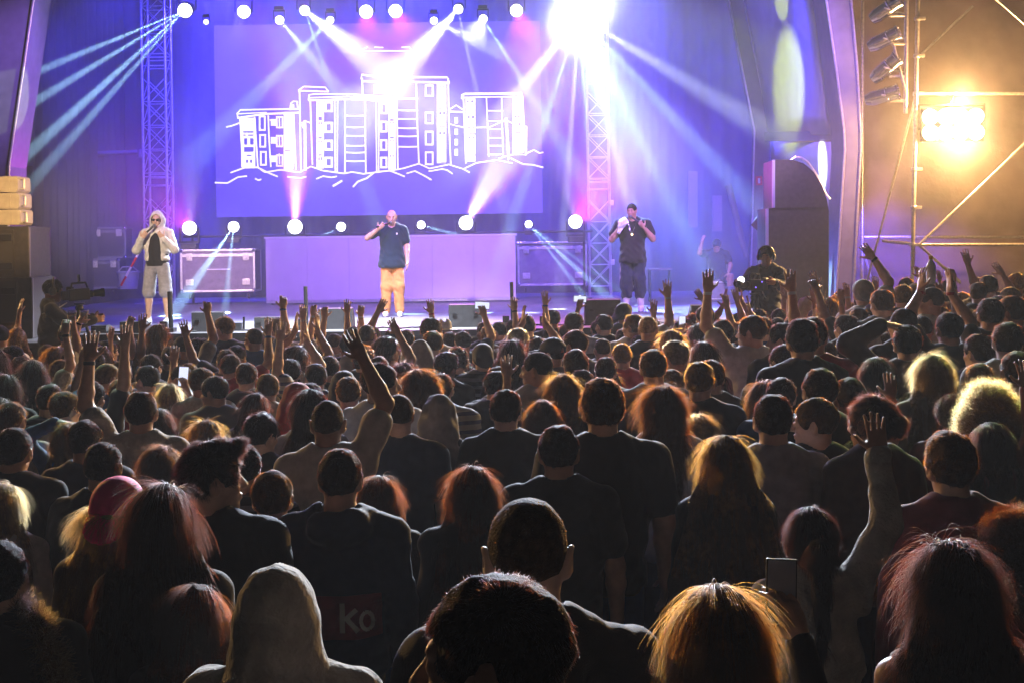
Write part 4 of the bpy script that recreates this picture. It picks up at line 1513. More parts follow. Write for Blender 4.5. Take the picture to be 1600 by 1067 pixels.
        ends = {'tee': .62, 'tank': 0, 'long': 2, 'hoodie': 2, 'jacket': 2, 'shirt': 2}[top]
        for s in (-1, 1):
            S, E, Wr, u, n, curl, pose = self.arm_pts[s]
            b = self.big * (1 if not f else .88)
            if ends and ends < 1:
                g.cone(S, S + (E - S) * ends, (.056 + th) * b, (.060 + th) * b, .035)
                e = S + (E - S) * (ends + .12)
                g.ell(e + (E - S) * .10, (.075, .075, .075), None, .006, sub=True) if False else None
            elif ends:
                g.cone(S, E, (.052 + th) * b, (.045 + th) * b, .035)
                g.cone(E, Wr - (Wr - E) * .03, (.044 + th) * b, (.031 + th) * b, .02)
        if top == 'hoodie':
            g.ell((0, -.115, 1.475), (.13, .06, .08), None, .03)
            g.ell((0, -.085, 1.56), (.085, .05, .06), None, .02, sub=True)
            for s in (-1, 1):
                g.cone((s * .10, -.08, 1.475), (s * .06, .07, 1.435), .028, .022, .02)
        if top in ('jacket', 'shirt'):
            for s in (-1, 1):
                g.cone((s * .078, -.03, 1.525), (s * .055, .06, 1.475), .02, .018, .012)
            g.cone((-.06, -.08, 1.525), (.06, -.08, 1.525), .021, .021, .012)
        g.wrinkle({'tee': .006, 'tank': .003, 'long': .006, 'hoodie': .008, 'jacket': .007, 'shirt': .006}[top], 16, self.seed + 11)
        # creases pulled from the armpits and the shoulders
        X, Y, Z = g._xyz((slice(None),) * 3)
        ca = {'tee': .0035, 'tank': .002, 'long': .004, 'hoodie': .006, 'jacket': .0065, 'shirt': .0045}[top]
        s0 = self.seed * 1.7
        q = np.sin((Z * 34 + np.abs(X) * 46 + 2.2 * np.sin(X * 11 + s0) + 1.6 * np.sin(Z * 9 + s0))) * np.clip((np.abs(X) - .03) * 8, 0, 1) + .7 * np.sin(Z * 58 - X * 30 + 2.5 * np.sin(X * 17 - s0)) * np.clip((1.22 - Z) * 5, 0, 1)
        q = q * np.exp(-np.clip((np.abs(X) - .19) * 18, 0, 9)) * np.exp(-np.clip((Z - 1.44) * 25, 0, 9))
        g.D += (ca * 1.5 * np.sign(q) * np.abs(q) ** 1.5).astype(np.float32)
        g.plane((0, 0, hem), (0, 0, -1), .01)
        if open_front:
            g.cone((0, .20, 1.55), (0, .24, .70), .115, .175, .015, sub=True)
        if top != 'hoodie':
            g.cone((0, -.015, 1.53), (0, -.03, 1.8), .058 if f else .070, .075, .008, sub=True)
            if top in ('tee', 'tank'):
                g.ell((0, .075, 1.52), (.072, .085, .06), None, .008, sub=True)
        else:
            g.cone((0, -.01, 1.53), (0, -.02, 1.75), .072, .08, .012, sub=True)
        if top == 'tank':
            for s in (-1, 1):
                g.ell((s * (sw + .055), 0, 1.40), (.075, .14, .12), None, .01, sub=True)
            g.ell((0, -.10, 1.46), (.085, .08, .09), None, .01, sub=True)
        return g.mesh()

    # ---- hair and hats
    def hair(self):
        st = self.hairstyle
        if st in ('bald', 'hood', 'beanie_only'):
            return None
        R, h = self.R, self.h
        o = 1.635
        v = self.v
        drop = {'long': .44, 'longer': .56, 'wavy': .40, 'capblond': .40, 'frizz': .22, 'curly': .05, 'pony': .42}.get(st, .05)
        c0 = h((0, 0, o))
        lo = c0 - np.array((.26, .30, .14 + drop))
        hi = c0 + np.array((.26, .22, .24))
        g = Grid(lo, hi, max(v, .008))
        up = {'buzz': .005, 'short': .014, 'thick': .020, 'quiff': .016, 'long': .017, 'longer': .02, 'wavy': .022, 'bun': .011, 'pony': .012, 'curly': .02, 'frizz': .035,
              'cap': .006, 'capback': .006, 'capblond': .012, 'fedora': .006, 'sides': .006}[st]
        g.ell(h((0, -.012, o + .034)), (.074 + up, .094 + up, .084 + up * 1.1), R, 0)
        if st == 'thick':
            g.ell(h((0, .02, o + .105)), (.062, .085, .035), R, .03)
        if st == 'quiff':
            g.ell(h((0, .05, o + .108)), (.055, .055, .030), R, .03)
            g.ell(h((0, .095, o + .108)), (.035, .026, .02), R, .03)
        # clear the face, free the ears, trim the nape
        if st not in ('curly', 'frizz'):
            g.ell(h((0, .125, o - .035)), (.092, .075, .095 if st != 'quiff' else .085), R, .012, sub=True)
        else:
            g.ell(h((0, .15, o - .03)), (.08, .10, .10), R, .02, sub=True)
        if st in ('buzz', 'short', 'thick', 'quiff', 'bun', 'cap', 'capback', 'fedora', 'pony'):
            for s in (-1, 1):
                g.ell(h((s * .085, .01, o - .030)), (.028, .045, .046), R, .012, sub=True)
            nape = h((0, -.09, o - .072))
            g.plane(nape, R @ np.array((0, .35, -1.0)), .02)
        if st in ('long', 'longer', 'wavy', 'capblond'):
            sp = {'wavy': 1.38, 'long': 1.25, 'longer': 1.5, 'capblond': 1.3}[st]
            for s in (-1, 1):
                a = h((s * .060, -.025, o + .02))
                b = h((s * .080 * sp, -.045, o - .16))
                c = np.array((b[0] * .9 + s * (.04 if st != 'longer' else .075) * sp, b[1] - .045, b[2] - drop * .50))
                g.cone(a, b, .036, .044, .03)
                g.cone(b, c, .044, .036, .03)
                g.cone(b, h((0, -.07, o - .16)), .044, .05, .03)
            a = h((0, -.07, o + .02))
            b = h((0, -.088, o - .16))
            c = np.array((b[0] * .8, min(b[1], -.09) - .035, b[2] - drop * .72))
            g.cone(a, b, .058, .058, .04)
            g.cone(b, c, .058, .036, .04)
            if st == 'longer':
                for s in (-1, 1):
                    g.cone(b, c + np.array((s * .15, .02, .05)), .05, .045, .05)
        if st == 'bun':
            g.ell(h((0, -.125, o + .02)), (.042, .036, .042), R, .012)
        if st == 'pony':
            p0 = h((0, -.115, o + .045))
            p1 = p0 + R @ np.array((0, -.06, -.03))
            p2 = p1 + np.array((0, -.02, -.30))
            g.ell(p0, (.03, .03, .03), None, .012)
            g.cone(p0, p1, .026, .036, .012)
            g.cone(p1, p2, .04, .018, .02)
        if st == 'frizz':
            for s in (-1, 1):
                g.ell(h((s * .085, -.03, o - .05)), (.07, .08, .12), R, .05)
            g.ell(h((0, -.06, o - .08)), (.11, .08, .13), R, .05)
        if st in ('cap', 'capback', 'fedora', 'capblond'):
            g.plane(h((0, 0, o + .03)), R @ np.array((0, 0, 1.0)), .004)
        amp = {'buzz': .0012, 'short': .004, 'thick': .006, 'quiff': .003, 'long': .006, 'longer': .007, 'wavy': .013, 'curly': .013, 'frizz': .02, 'bun': .004, 'pony': .006}.get(st, .003)
        if st in ('curly', 'frizz'):
            g.wrinkle(amp, 55, self.seed)
        elif st in ('long', 'longer', 'wavy', 'capblond', 'pony'):
            # locks: ridges running downwards
            X, Y, Z = g._xyz((slice(None),) * 3)
            q = np.sin(X * 90 + 6 * np.sin(Z * (22 if st == 'wavy' else 8) + self.seed) + Y * 60) + .6 * np.sin(X * 190 - Y * 140 + 4 * np.sin(Z * 14))
            g.D += (amp * .4 * q).astype(np.float32)
        else:
            g.wrinkle(amp, 60 if self.v < .006 else 38, self.seed)
        return g.mesh()

    def hood(self):
        R, h = self.R, self.h
        o = 1.635
        v = max(self.v, .009)
        g = Grid((-.32, -.32, 1.28), (.32, .28, 1.86), v)
        g.ell(h((0, -.022, o + .02)), (.108, .132, .128), R, 0)
        g.ell(h((0, -.05, o + .075)), (.075, .095, .085), R, .05)
        g.cone(h((0, -.045, o - .05)), (0, -.06, 1.44), .108, .135, .07)
        for s in (-1, 1):
            g.cone(h((s * .06, -.035, o - .1)), (s * .105, -.05, 1.45), .055, .055, .05)
        g.ell(h((.012, -.095, o + .115)), (.05, .05, .04), R, .06)
        g.wrinkle(.010, 13, self.seed + 3)
        X, Y, Z = g._xyz((slice(None),) * 3)
        g.D -= (.0035 * np.exp(-((X - .004) / .0055) ** 2) * (Y < .06)).astype(np.float32)
        q = np.sin(Z * 42 + np.abs(X) * 30 + 3 * np.sin(X * 13 + self.seed)) * np.exp(-((Z - 1.50) / .06) ** 2)
        g.D += (.007 * q).astype(np.float32)
        g.ell(h((0, .135, o + .0)), (.085, .095, .118), R, .02, sub=True)
        g.ell(h((0, .0, o + .0)), (.088, .108, .112), R, .01, sub=True)
        return g.mesh()

    def hat(self, kind):
        R, h = self.R, self.h
        o = 1.635
        v = max(self.v * .8, .006)
        c0 = h((0, 0, o + .06))
        g = Grid(c0 - .25, c0 + .25, v)
        if kind in ('cap', 'capback'):
            g.ell(h((0, -.012, o + .045)), (.093, .113, .096), R, 0)
            if kind == 'cap':
                g.plane(h((0, 0, o + .025)), R @ np.array((0, .05, -1.0)), .006)
            else:
                g.plane(h((0, 0, o + .02)), R @ np.array((0, .40, -1.0)), .006)
            s = 1 if kind == 'cap' else -1
            if kind == 'cap':
                g.ell(h((0, .125, o + .032)), (.075, .075, .008), R @ rot(0, -10), .008)
            else:
                g.ell(h((0, -.135, o - .005)), (.082, .085, .010), R @ rot(0, 38), .012)
                g.ell(h((0, -.05, o + .0)), (.088, .075, .06), R, .03)
            g.ell(h((0, -.012, o + .137)), (.011, .011, .006), R, .002)
            if kind == 'capback':
                g.ell(h((0, .105, o + .045)), (.045, .05, .038), R, .006, sub=True)
            else:
                g.ell(h((0, -.125, o + .040)), (.045, .05, .034), R, .006, sub=True)
        elif kind == 'beanie':
            g.ell(h((0, -.014, o + .045)), (.09, .110, .105), R, 0)
            g.plane(h((0, 0, o + .005)), R @ np.array((0, -.15, -1.0)), .008)
            g.wrinkle(.004, 40, self.seed)
        elif kind == 'fedora':
            g.cone(h((0, -.012, o + .05)), h((0, -.012, o + .105)), .094, .082, 0)
            g.ell(h((0, -.012, o + .165)), (.022, .10, .022), R, .02, sub=True)
            g.ell(h((0, -.012, o + .048)), (.155, .165, .011), R @ rot(0, -4), .012)
        return g.mesh()

    # ---- legs (crowd: hips to the ground in one pair of trousers)
    @staticmethod
    def trousers(v=.022):
        g = Grid((-.26, -.2, -.02), (.26, .28, 1.1), v)
        g.ell((0, 0, .95), (.16, .115, .12), None, 0)
        for s in (-1, 1):
            g.cone((s * .085, 0, .9), (s * .10, .01, .5), .088, .064, .05)
            g.cone((s * .10, .01, .5), (s * .105, -.02, .09), .062, .05, .03)
            g.ell((s * .11, .05, .045), (.045, .13, .042), None, .02)
        return g.mesh()


def leg_cloth(legs, cuts, r, v=.011, amp=.008, f=16, seed=3, k=.03):
    """Trousers or shorts round the given legs, each ending at a share (0..1 hip to knee, 1..2 knee to ankle)."""
    A = np.array([q for L in legs for q in L], float)
    g = Grid(A.min(0) - .2, A.max(0) + .22, v)
    hc = (np.array(legs[0][0]) + np.array(legs[1][0])) / 2
    g.ell(hc + np.array((0, 0, .04)), (.158, .125, .13), None, 0)
    for (hp, kn, an) in legs:
        hp, kn, an = (np.array(q, float) for q in (hp, kn, an))
        if cuts <= 1:
            g.cone(hp, hp + (kn - hp) * cuts, r[0], r[1], k)
        else:
            g.cone(hp, kn, r[0], r[1], k)
            g.cone(kn, kn + (an - kn) * (cuts - 1), r[1], r[2], .03)
    g.wrinkle(amp, f, seed)
    return g.mesh()


def shoe_mesh(an, yawdir=(0, 1), v=.009):
    an = np.array(an, float)
    d = np.array((yawdir[0], yawdir[1], 0.0))
    g = Grid(an - .24, an + np.array((.24, .26, .12)), v)
    R = rot(math.degrees(math.atan2(-d[0], d[1])))
    g.ell(an + d * .055 + np.array((0, 0, -.045)), (.049, .14, .045), R, 0)
    g.cone(an + np.array((0, 0, -.05)), an + np.array((0, -.005, .02)), .05, .045, .03)
    g.ell(an + d * .055 + np.array((0, 0, -.075)), (.053, .145, .022), R, .01)
    g.plane((0, 0, an[2] - .088), (0, 0, -1), .004)
    return g.mesh()


# ------------------------------------------------------------------ strands of hair
def strands(V, Q, N, style, c0, seed, nseg=5, length=None, fluff=1.0):
    g = np.random.default_rng(seed)
    a, b, c, d = (V[Q[:, i]].astype(float) for i in range(4))
    nr = np.cross(c - a, d - b)
    ar = np.linalg.norm(nr, axis=1) + 1e-12
    nr /= ar[:, None]
    f = g.choice(len(Q), N, p=ar / ar.sum())
    u, w = g.random((N, 1)), g.random((N, 1))
    p = (a[f] * (1 - u) + b[f] * u) * (1 - w) + (d[f] * (1 - u) + c[f] * u) * w
    n = nr[f]
    rel = p - c0
    out = rel - np.array((0, -.05, .09))
    out /= np.linalg.norm(out, axis=1)[:, None] + 1e-9
    down = np.tile(np.array((0, 0, -1.0)), (N, 1))
    par = {'buzz': (.010, .5, .4, .0), 'short': (.024, .17, .30, .0), 'thick': (.028, .17, .32, .0), 'quiff': (.034, .14, .2, .0), 'long': (.16, .05, .10, .0), 'longer': (.18, .05, .10, .0),
           'wavy': (.15, .10, .2, .008), 'curly': (.03, .45, .6, .006), 'frizz': (.07, .7, .7, .010), 'bun': (.05, .14, .3, .0), 'pony': (.10, .06, .15, .0),
           'fur': (.055, .9, .5, .0), 'capblond': (.15, .15, .25, .006)}[style]
    L0, lift, jit, curl = par
    if style in ('short', 'thick', 'buzz'):
        L0, lift, jit = L0 * (.45 + .55 * fluff), lift * fluff, jit * (.4 + .6 * fluff)
    if length:
        L0 = length
    if style in ('long', 'longer', 'wavy', 'pony', 'capblond'):
        wt = np.clip((rel[:, 2:3] - .02) / .08, 0, 1)
        part = np.concatenate([np.clip((rel[:, 0:1] - .008) * 16, -1, 1), np.full((N, 1), -.75), np.full((N, 1), -.25)], 1)
        flow = down * (1 - wt) + part * wt
    elif style in ('short', 'thick', 'buzz', 'bun', 'quiff'):
        flow = out + np.array((0, .25, -.25))
        if style == 'quiff':
            flow = flow + np.array((0, .8, .1))
    elif style == 'fur':
        flow = n + g.normal(size=(N, 3)) * .3
    else:
        flow = g.normal(size=(N, 3))
    flow = flow - n * (flow * n).sum(1)[:, None]
    flow /= np.linalg.norm(flow, axis=1)[:, None] + 1e-9
    L = L0 * g.uniform(.55, 1.15, (N, 1))
    fly = g.random((N, 1)) < .05
    lf = np.where(fly, lift * 2.2 + .2, lift)
    if style in ('long', 'longer', 'wavy', 'pony', 'capblond'):
        lf = lf * (1 - .85 * wt)
    fq = 60.0
    clump = np.stack([np.sin(p[:, 1] * fq + 2 * np.sin(p[:, 2] * 41 + seed)), np.sin(p[:, 2] * fq * .9 + 2 * np.sin(p[:, 0] * 47 + seed)), np.sin(p[:, 0] * fq + 2 * np.sin(p[:, 1] * 43))], 1)
    dirv = flow + n * lf + g.normal(size=(N, 3)) * jit * .35 + clump * (.32 if style in ('short', 'thick', 'quiff') else .10)
    dirv /= np.linalg.norm(dirv, axis=1)[:, None]
    pos = np.zeros((N, nseg + 1, 3), np.float32)
    q = p - n * .003
    pos[:, 0] = q
    ph = g.uniform(0, 6.28, (N, 1))
    e1 = np.cross(dirv, n)
    e1 /= np.linalg.norm(e1, axis=1)[:, None] + 1e-9
    long_ = style in ('long', 'longer', 'wavy', 'pony', 'capblond')
    for i in range(nseg):
        if long_:
            dirv = dirv * .85 + down * .18 - n * (lf * .22)
        else:
            dirv = dirv + g.normal(size=(N, 3)) * jit * .18 + down * .03
        dirv /= np.linalg.norm(dirv, axis=1)[:, None]
        q = q + dirv * L / nseg
        pos[:, i + 1] = q
        if curl:
            k = 2.4 if style == 'wavy' else 4.5
            t_ = (i + 1) / nseg * k * 2 + ph
            pos[:, i + 1] += (curl * (e1 * np.sin(t_) + np.cross(e1, dirv) * np.cos(t_))).astype(np.float32)
    return pos


def curves_object(name, pos, r, m, parent):
    N, K, _ = pos.shape
    hc = bpy.data.hair_curves.new(name)
    hc.add_curves([K] * N)
    hc.position_data.foreach_set('vector', pos.astype(np.float32).ravel())
    ra = hc.attributes.get('radius') or hc.attributes.new('radius', 'FLOAT', 'POINT')
    ra.data.foreach_set('value', np.tile((r * np.linspace(1, .35, K)).astype(np.float32), N))
    hc.materials.append(m)
    o = bpy.data.objects.new(name, hc)
    COL.objects.link(o)
    o.parent = parent
    return o
# ------------------------------------------------------------------ people
HCOL = {'k': (.008, .006, .005), 'd': (.018, .011, .007), 'b': (.045, .024, .012), 'l': (.11, .06, .028), 'y': (.30, .19, .08), 'r': (.06, .018, .008), 'g': (.14, .12, .10), 'w': (.35, .33, .3)}
HMEL = {'k': (.97, .2), 'd': (.94, .12), 'b': (.84, .18), 'l': (.68, .25), 'y': (.36, .3), 'r': (.89, .35), 'g': (.40, .15), 'w': (.15, .1)}
for k_, c_ in HCOL.items():
    M['hair_' + k_] = mat('hair_' + k_, c_, .8, noise=.5, scale=45, bump=.8, bscale=160, spec=.12)
    M['strand_' + k_] = hair_mat('strand_' + k_, *HMEL[k_])
TCOL = {'k': (.012, .011, .012), 'n': (.012, .017, .035), 'g': (.16, .155, .15), 'o': (.28, .255, .215), 'b': (.44, .41, .35), 'w': (.6, .58, .55), 'r': (.30, .02, .025), 'p': (.36, .2, .2),
        'u': (.03, .08, .22), 'd': (.055, .032, .022), 'l': (.26, .25, .28), 'm': (.12, .02, .03), 't': (.44, .175, .05), 'x': (.004, .013, .028), 'y': (.62, .55, .40)}
for k_, c_ in TCOL.items():
    M['cloth_' + k_] = mat('cloth_' + k_, c_, .85, noise=.16, scale=22, bump=.25, bscale=300, sheen=.15, spec=.25)


def printed(name, base, ink, kind):
    """Cloth with a printed pattern: bands across the chest, a block on the back, or a darker yoke."""
    m = mat(name, base, .85, bump=.25, bscale=300, spec=.25)
    nt = m.node_tree
    b = nt.nodes['Principled BSDF']
    tc = nt.nodes.new('ShaderNodeTexCoord')
    sp = nt.nodes.new('ShaderNodeSeparateXYZ')
    nt.links.new(tc.outputs['Object'], sp.inputs[0])

    def mth(op, a, v=None, c=None):
        n = nt.nodes.new('ShaderNodeMath')
        n.operation = op
        for i, q in enumerate((a, v, c)):
            if q is None:
                continue
            if isinstance(q, (int, float)):
                n.inputs[i].default_value = q
            else:
                nt.links.new(q, n.inputs[i])
        return n.outputs[0]
    if kind == 'stripes':
        fac = mth('GREATER_THAN', mth('SINE', mth('MULTIPLY', sp.outputs[2], 95.0)), .25)
    elif kind == 'block':
        ax_ = mth('LESS_THAN', mth('ABSOLUTE', sp.outputs[0]), .085)
        az_ = mth('LESS_THAN', mth('ABSOLUTE', mth('SUBTRACT', sp.outputs[2], 1.27)), .075)
        fac = mth('MULTIPLY', mth('MULTIPLY', ax_, az_), mth('LESS_THAN', sp.outputs[1], 0.0))
    else:
        fac = mth('GREATER_THAN', sp.outputs[2], 1.36)
    mx = nt.nodes.new('ShaderNodeMix')
    mx.data_type = 'RGBA'
    nt.links.new(fac, mx.inputs[0])
    mx.inputs[6].default_value = (*base, 1)
    mx.inputs[7].default_value = (*ink, 1)
    nt.links.new(mx.outputs[2], b.inputs['Base Color'])
    return m


M['cloth_o'] = mat('olive_fleece', (.40, .37, .31), .95, noise=.32, scale=9, bump=.9, bscale=38, spec=.1, sheen=.3)
PRINTS = {'k': [printed('black_with_print', (.014, .013, .014), (.2, .19, .18), 'block'), printed('black_grey_stripes', (.014, .013, .014), (.11, .11, .12), 'stripes'), printed('black_grey_yoke', (.014, .013, .014), (.10, .09, .10), 'yoke')],
          'b': [printed('beige_stripes', (.36, .30, .22), (.08, .07, .10), 'stripes')], 'r': [printed('red_white_stripes', (.30, .02, .025), (.4, .36, .34), 'stripes')],
          'o': [printed('olive_print', (.19, .165, .13), (.03, .03, .035), 'block')], 'g': [printed('grey_yoke', (.16, .155, .15), (.03, .04, .08), 'yoke')]}
for k_, c_ in {'a': (.50, .30, .21), 'b': (.40, .22, .145), 'c': (.28, .145, .09), 'd': (.58, .38, .29)}.items():
    m_ = mat('skin_' + k_, c_, .5, noise=.10, scale=30, bump=.08, bscale=260, spec=.4)
    m_.node_tree.nodes['Principled BSDF'].inputs['Subsurface Weight'].default_value = .0
    M['skin_' + k_] = m_
M['hat_pink'] = mat('magenta_cap_cloth', (.95, .02, .22), .75, noise=.12, scale=20, bump=.2, bscale=300)
M['hat_white'] = mat('white_hat_straw', (.62, .60, .56), .8, noise=.15, scale=30, bump=.3, bscale=200)
M['hat_black'] = mat('black_cap_cloth', (.014, .013, .014), .8, noise=.2, scale=20, bump=.2, bscale=300)
M['hat_grey'] = mat('grey_cap_cloth', (.26, .24, .22), .8, noise=.2, scale=20, bump=.2, bscale=300)
M['fur'] = hair_mat('fur_strand', .22, .3)

_cache = {}


def cached(key, fn):
    if key not in _cache:
        _cache[key] = fn()
    return _cache[key]


def child(name, me, parent, m=None):
    o = bpy.data.objects.new(name, me)
    COL.objects.link(o)
    o.parent = parent
    if m is not None:
        if not me.materials:
            me.materials.append(None)
        o.material_slots[0].link = 'OBJECT'
        o.material_slots[0].material = m
    return o


TROUSERS = make_mesh('trousers', *Fig.trousers(), [M['cloth_k']])
HAT_OF = {'cap': 'cap', 'capback': 'capback', 'capblond': 'capback', 'fedora': 'fedora', 'beanie_only': 'beanie'}
GARMENT_NAME = {'tee': 't_shirt', 'tank': 'tank_top', 'long': 'sweater', 'hoodie': 'hoodie', 'jacket': 'jacket', 'shirt': 'shirt'}


def person(loc, H, yaw, hair, hc, top, tc, arms, sex, hyaw, hpitch, tier, seed, skin, label, group=None, legs=True, hatmat=None, big=1.0, hoodcol=None):
    root = thing('person', label, 'person', loc, group)
    root.rotation_euler = (0, 0, math.radians(yaw))
    s = H / 1.75
    root.scale = (s, s, s)
    v = {0: .0058, 1: .0078, 2: .0085}[tier]
    var = seed if tier == 0 else seed % 2
    hy = hyaw if tier < 2 else int(round(hyaw / 30.0)) * 30
    raised = any(a not in ('down', 'fold') for a in arms)
    vb = v if raised or tier == 0 else .010
    key = (sex, arms, hy, hpitch, var, tier, big)

    def fig(vv=v):
        return Fig(sex, arms, hy, hpitch, 0, hair, top, vv, None, var, big=big)
    f = fig()
    bk = ('body',) + key
    me = cached(bk, lambda: make_mesh('body', *fig(vb).body(), [M['skin_a']]))
    child('body', me, root, M['skin_' + skin])
    gk = ('top', top) + key
    me = cached(gk, lambda: make_mesh(GARMENT_NAME[top], *fig().garment(), [M['cloth_k']]))
    cm = M['cloth_' + tc]
    if tier and tc in PRINTS and seed % 3 == 1:
        cm = PRINTS[tc][(seed // 3) % len(PRINTS[tc])]
    gm = child(GARMENT_NAME[top], me, root, cm)
    if legs:
        child('trousers', TROUSERS, root, M['cloth_' + 'knkuk'[seed % 5]])
    hk = ('hair', hair, sex, hy, hpitch, var, tier)
    hm = None
    if hair in ('hood',):
        me = cached(hk, lambda: make_mesh('hood', *fig().hood(), [M['cloth_k']]))
        child('hood', me, root, M['cloth_' + (hoodcol or tc)])
    elif hair not in ('bald', 'beanie_only'):
        VQ = cached(hk + ('vq',), lambda: fig().hair())
        me = cached(hk, lambda: make_mesh('hair', *VQ, [M['hair_d']]))
        hm = child('hair', me, root, M['hair_' + hc])
        N, r = {0: (15000, .00045), 1: (3200, .0009), 2: (1300, .0014)}[tier]
        if hair in ('long', 'longer', 'wavy', 'frizz', 'curly', 'capblond', 'pony'):
            N = int(N * 1.5)
        ck = hk + ('curves',)
        if hair not in ('cap', 'capback', 'fedora'):
            if ck not in _cache:
                pos = strands(VQ[0], VQ[1], N, hair, f.h((0, 0, 1.635)), seed, 6 if tier == 0 else 4, fluff=.55 if tier == 0 else 1.0)
                so = curves_object('loose_hair', pos, r, M['strand_' + hc], hm)
                _cache[ck] = so.data
            else:
                so = bpy.data.objects.new('loose_hair', _cache[ck])
                COL.objects.link(so)
                so.parent = hm
            so.material_slots[0].link = 'OBJECT'
            so.material_slots[0].material = M['strand_' + hc]
    if hair in HAT_OF:
        kind = HAT_OF[hair]
        me = cached(('hat', kind, sex, hy, hpitch, tier), lambda: make_mesh('hat', *fig().hat(kind), [M['hat_black']]))
        child({'cap': 'cap', 'capback': 'cap', 'fedora': 'hat', 'beanie': 'beanie'}[kind], me, root, hatmat or M['hat_black'])
    for sd_, ap in zip((-1, 1), arms):
        if ap not in ('down', 'fold', 'rig') and seed % 3 == 0 and top in ('tee', 'tank'):
            S, E, Wr, u, n, curl, pose = f.arm_pts[sd_]
            wb = cached(('band', ap, sd_, sex), lambda: MB().lathe([(.031, -.011), (.0335, -.009), (.0335, .009), (.031, .011)], Vector(Wr - u * .012), Vector(u), 16).build('wristband', M['cloth_w'], None, True))
            if wb.parent is None and wb.users_collection and not wb.get('used'):
                wb['used'] = 1
                wb.parent = root
            else:
                wb = child('wristband', wb.data, root)
            wb.material_slots[0].link = 'OBJECT'
            wb.material_slots[0].material = M['cloth_' + 'wrkub'[seed % 5]]
    return root, f, gm


def hand_world(root, f, side):
    p, u, n, t = f.info_of(side)
    m = Matrix.LocRotScale(root.location, root.rotation_euler, root.scale)
    r = root.rotation_euler.to_matrix()
    return m @ Vector(p), r @ Vector(u), r @ Vector(n), r @ Vector(t)


def info_of(self, side):
    if side not in self.info:
        S, E, Wr, u, n, curl, pose = self.arm_pts[side]
        sc = .93 if self.sex == 'f' else 1.0
        n = unit(n - u * (n @ u))
        t = np.cross(u, n) * (1 if side > 0 else -1)
        self.info[side] = (Wr + u * .075 * sc + n * .028, u, n, t)
    return self.info[side]


Fig.info_of = info_of

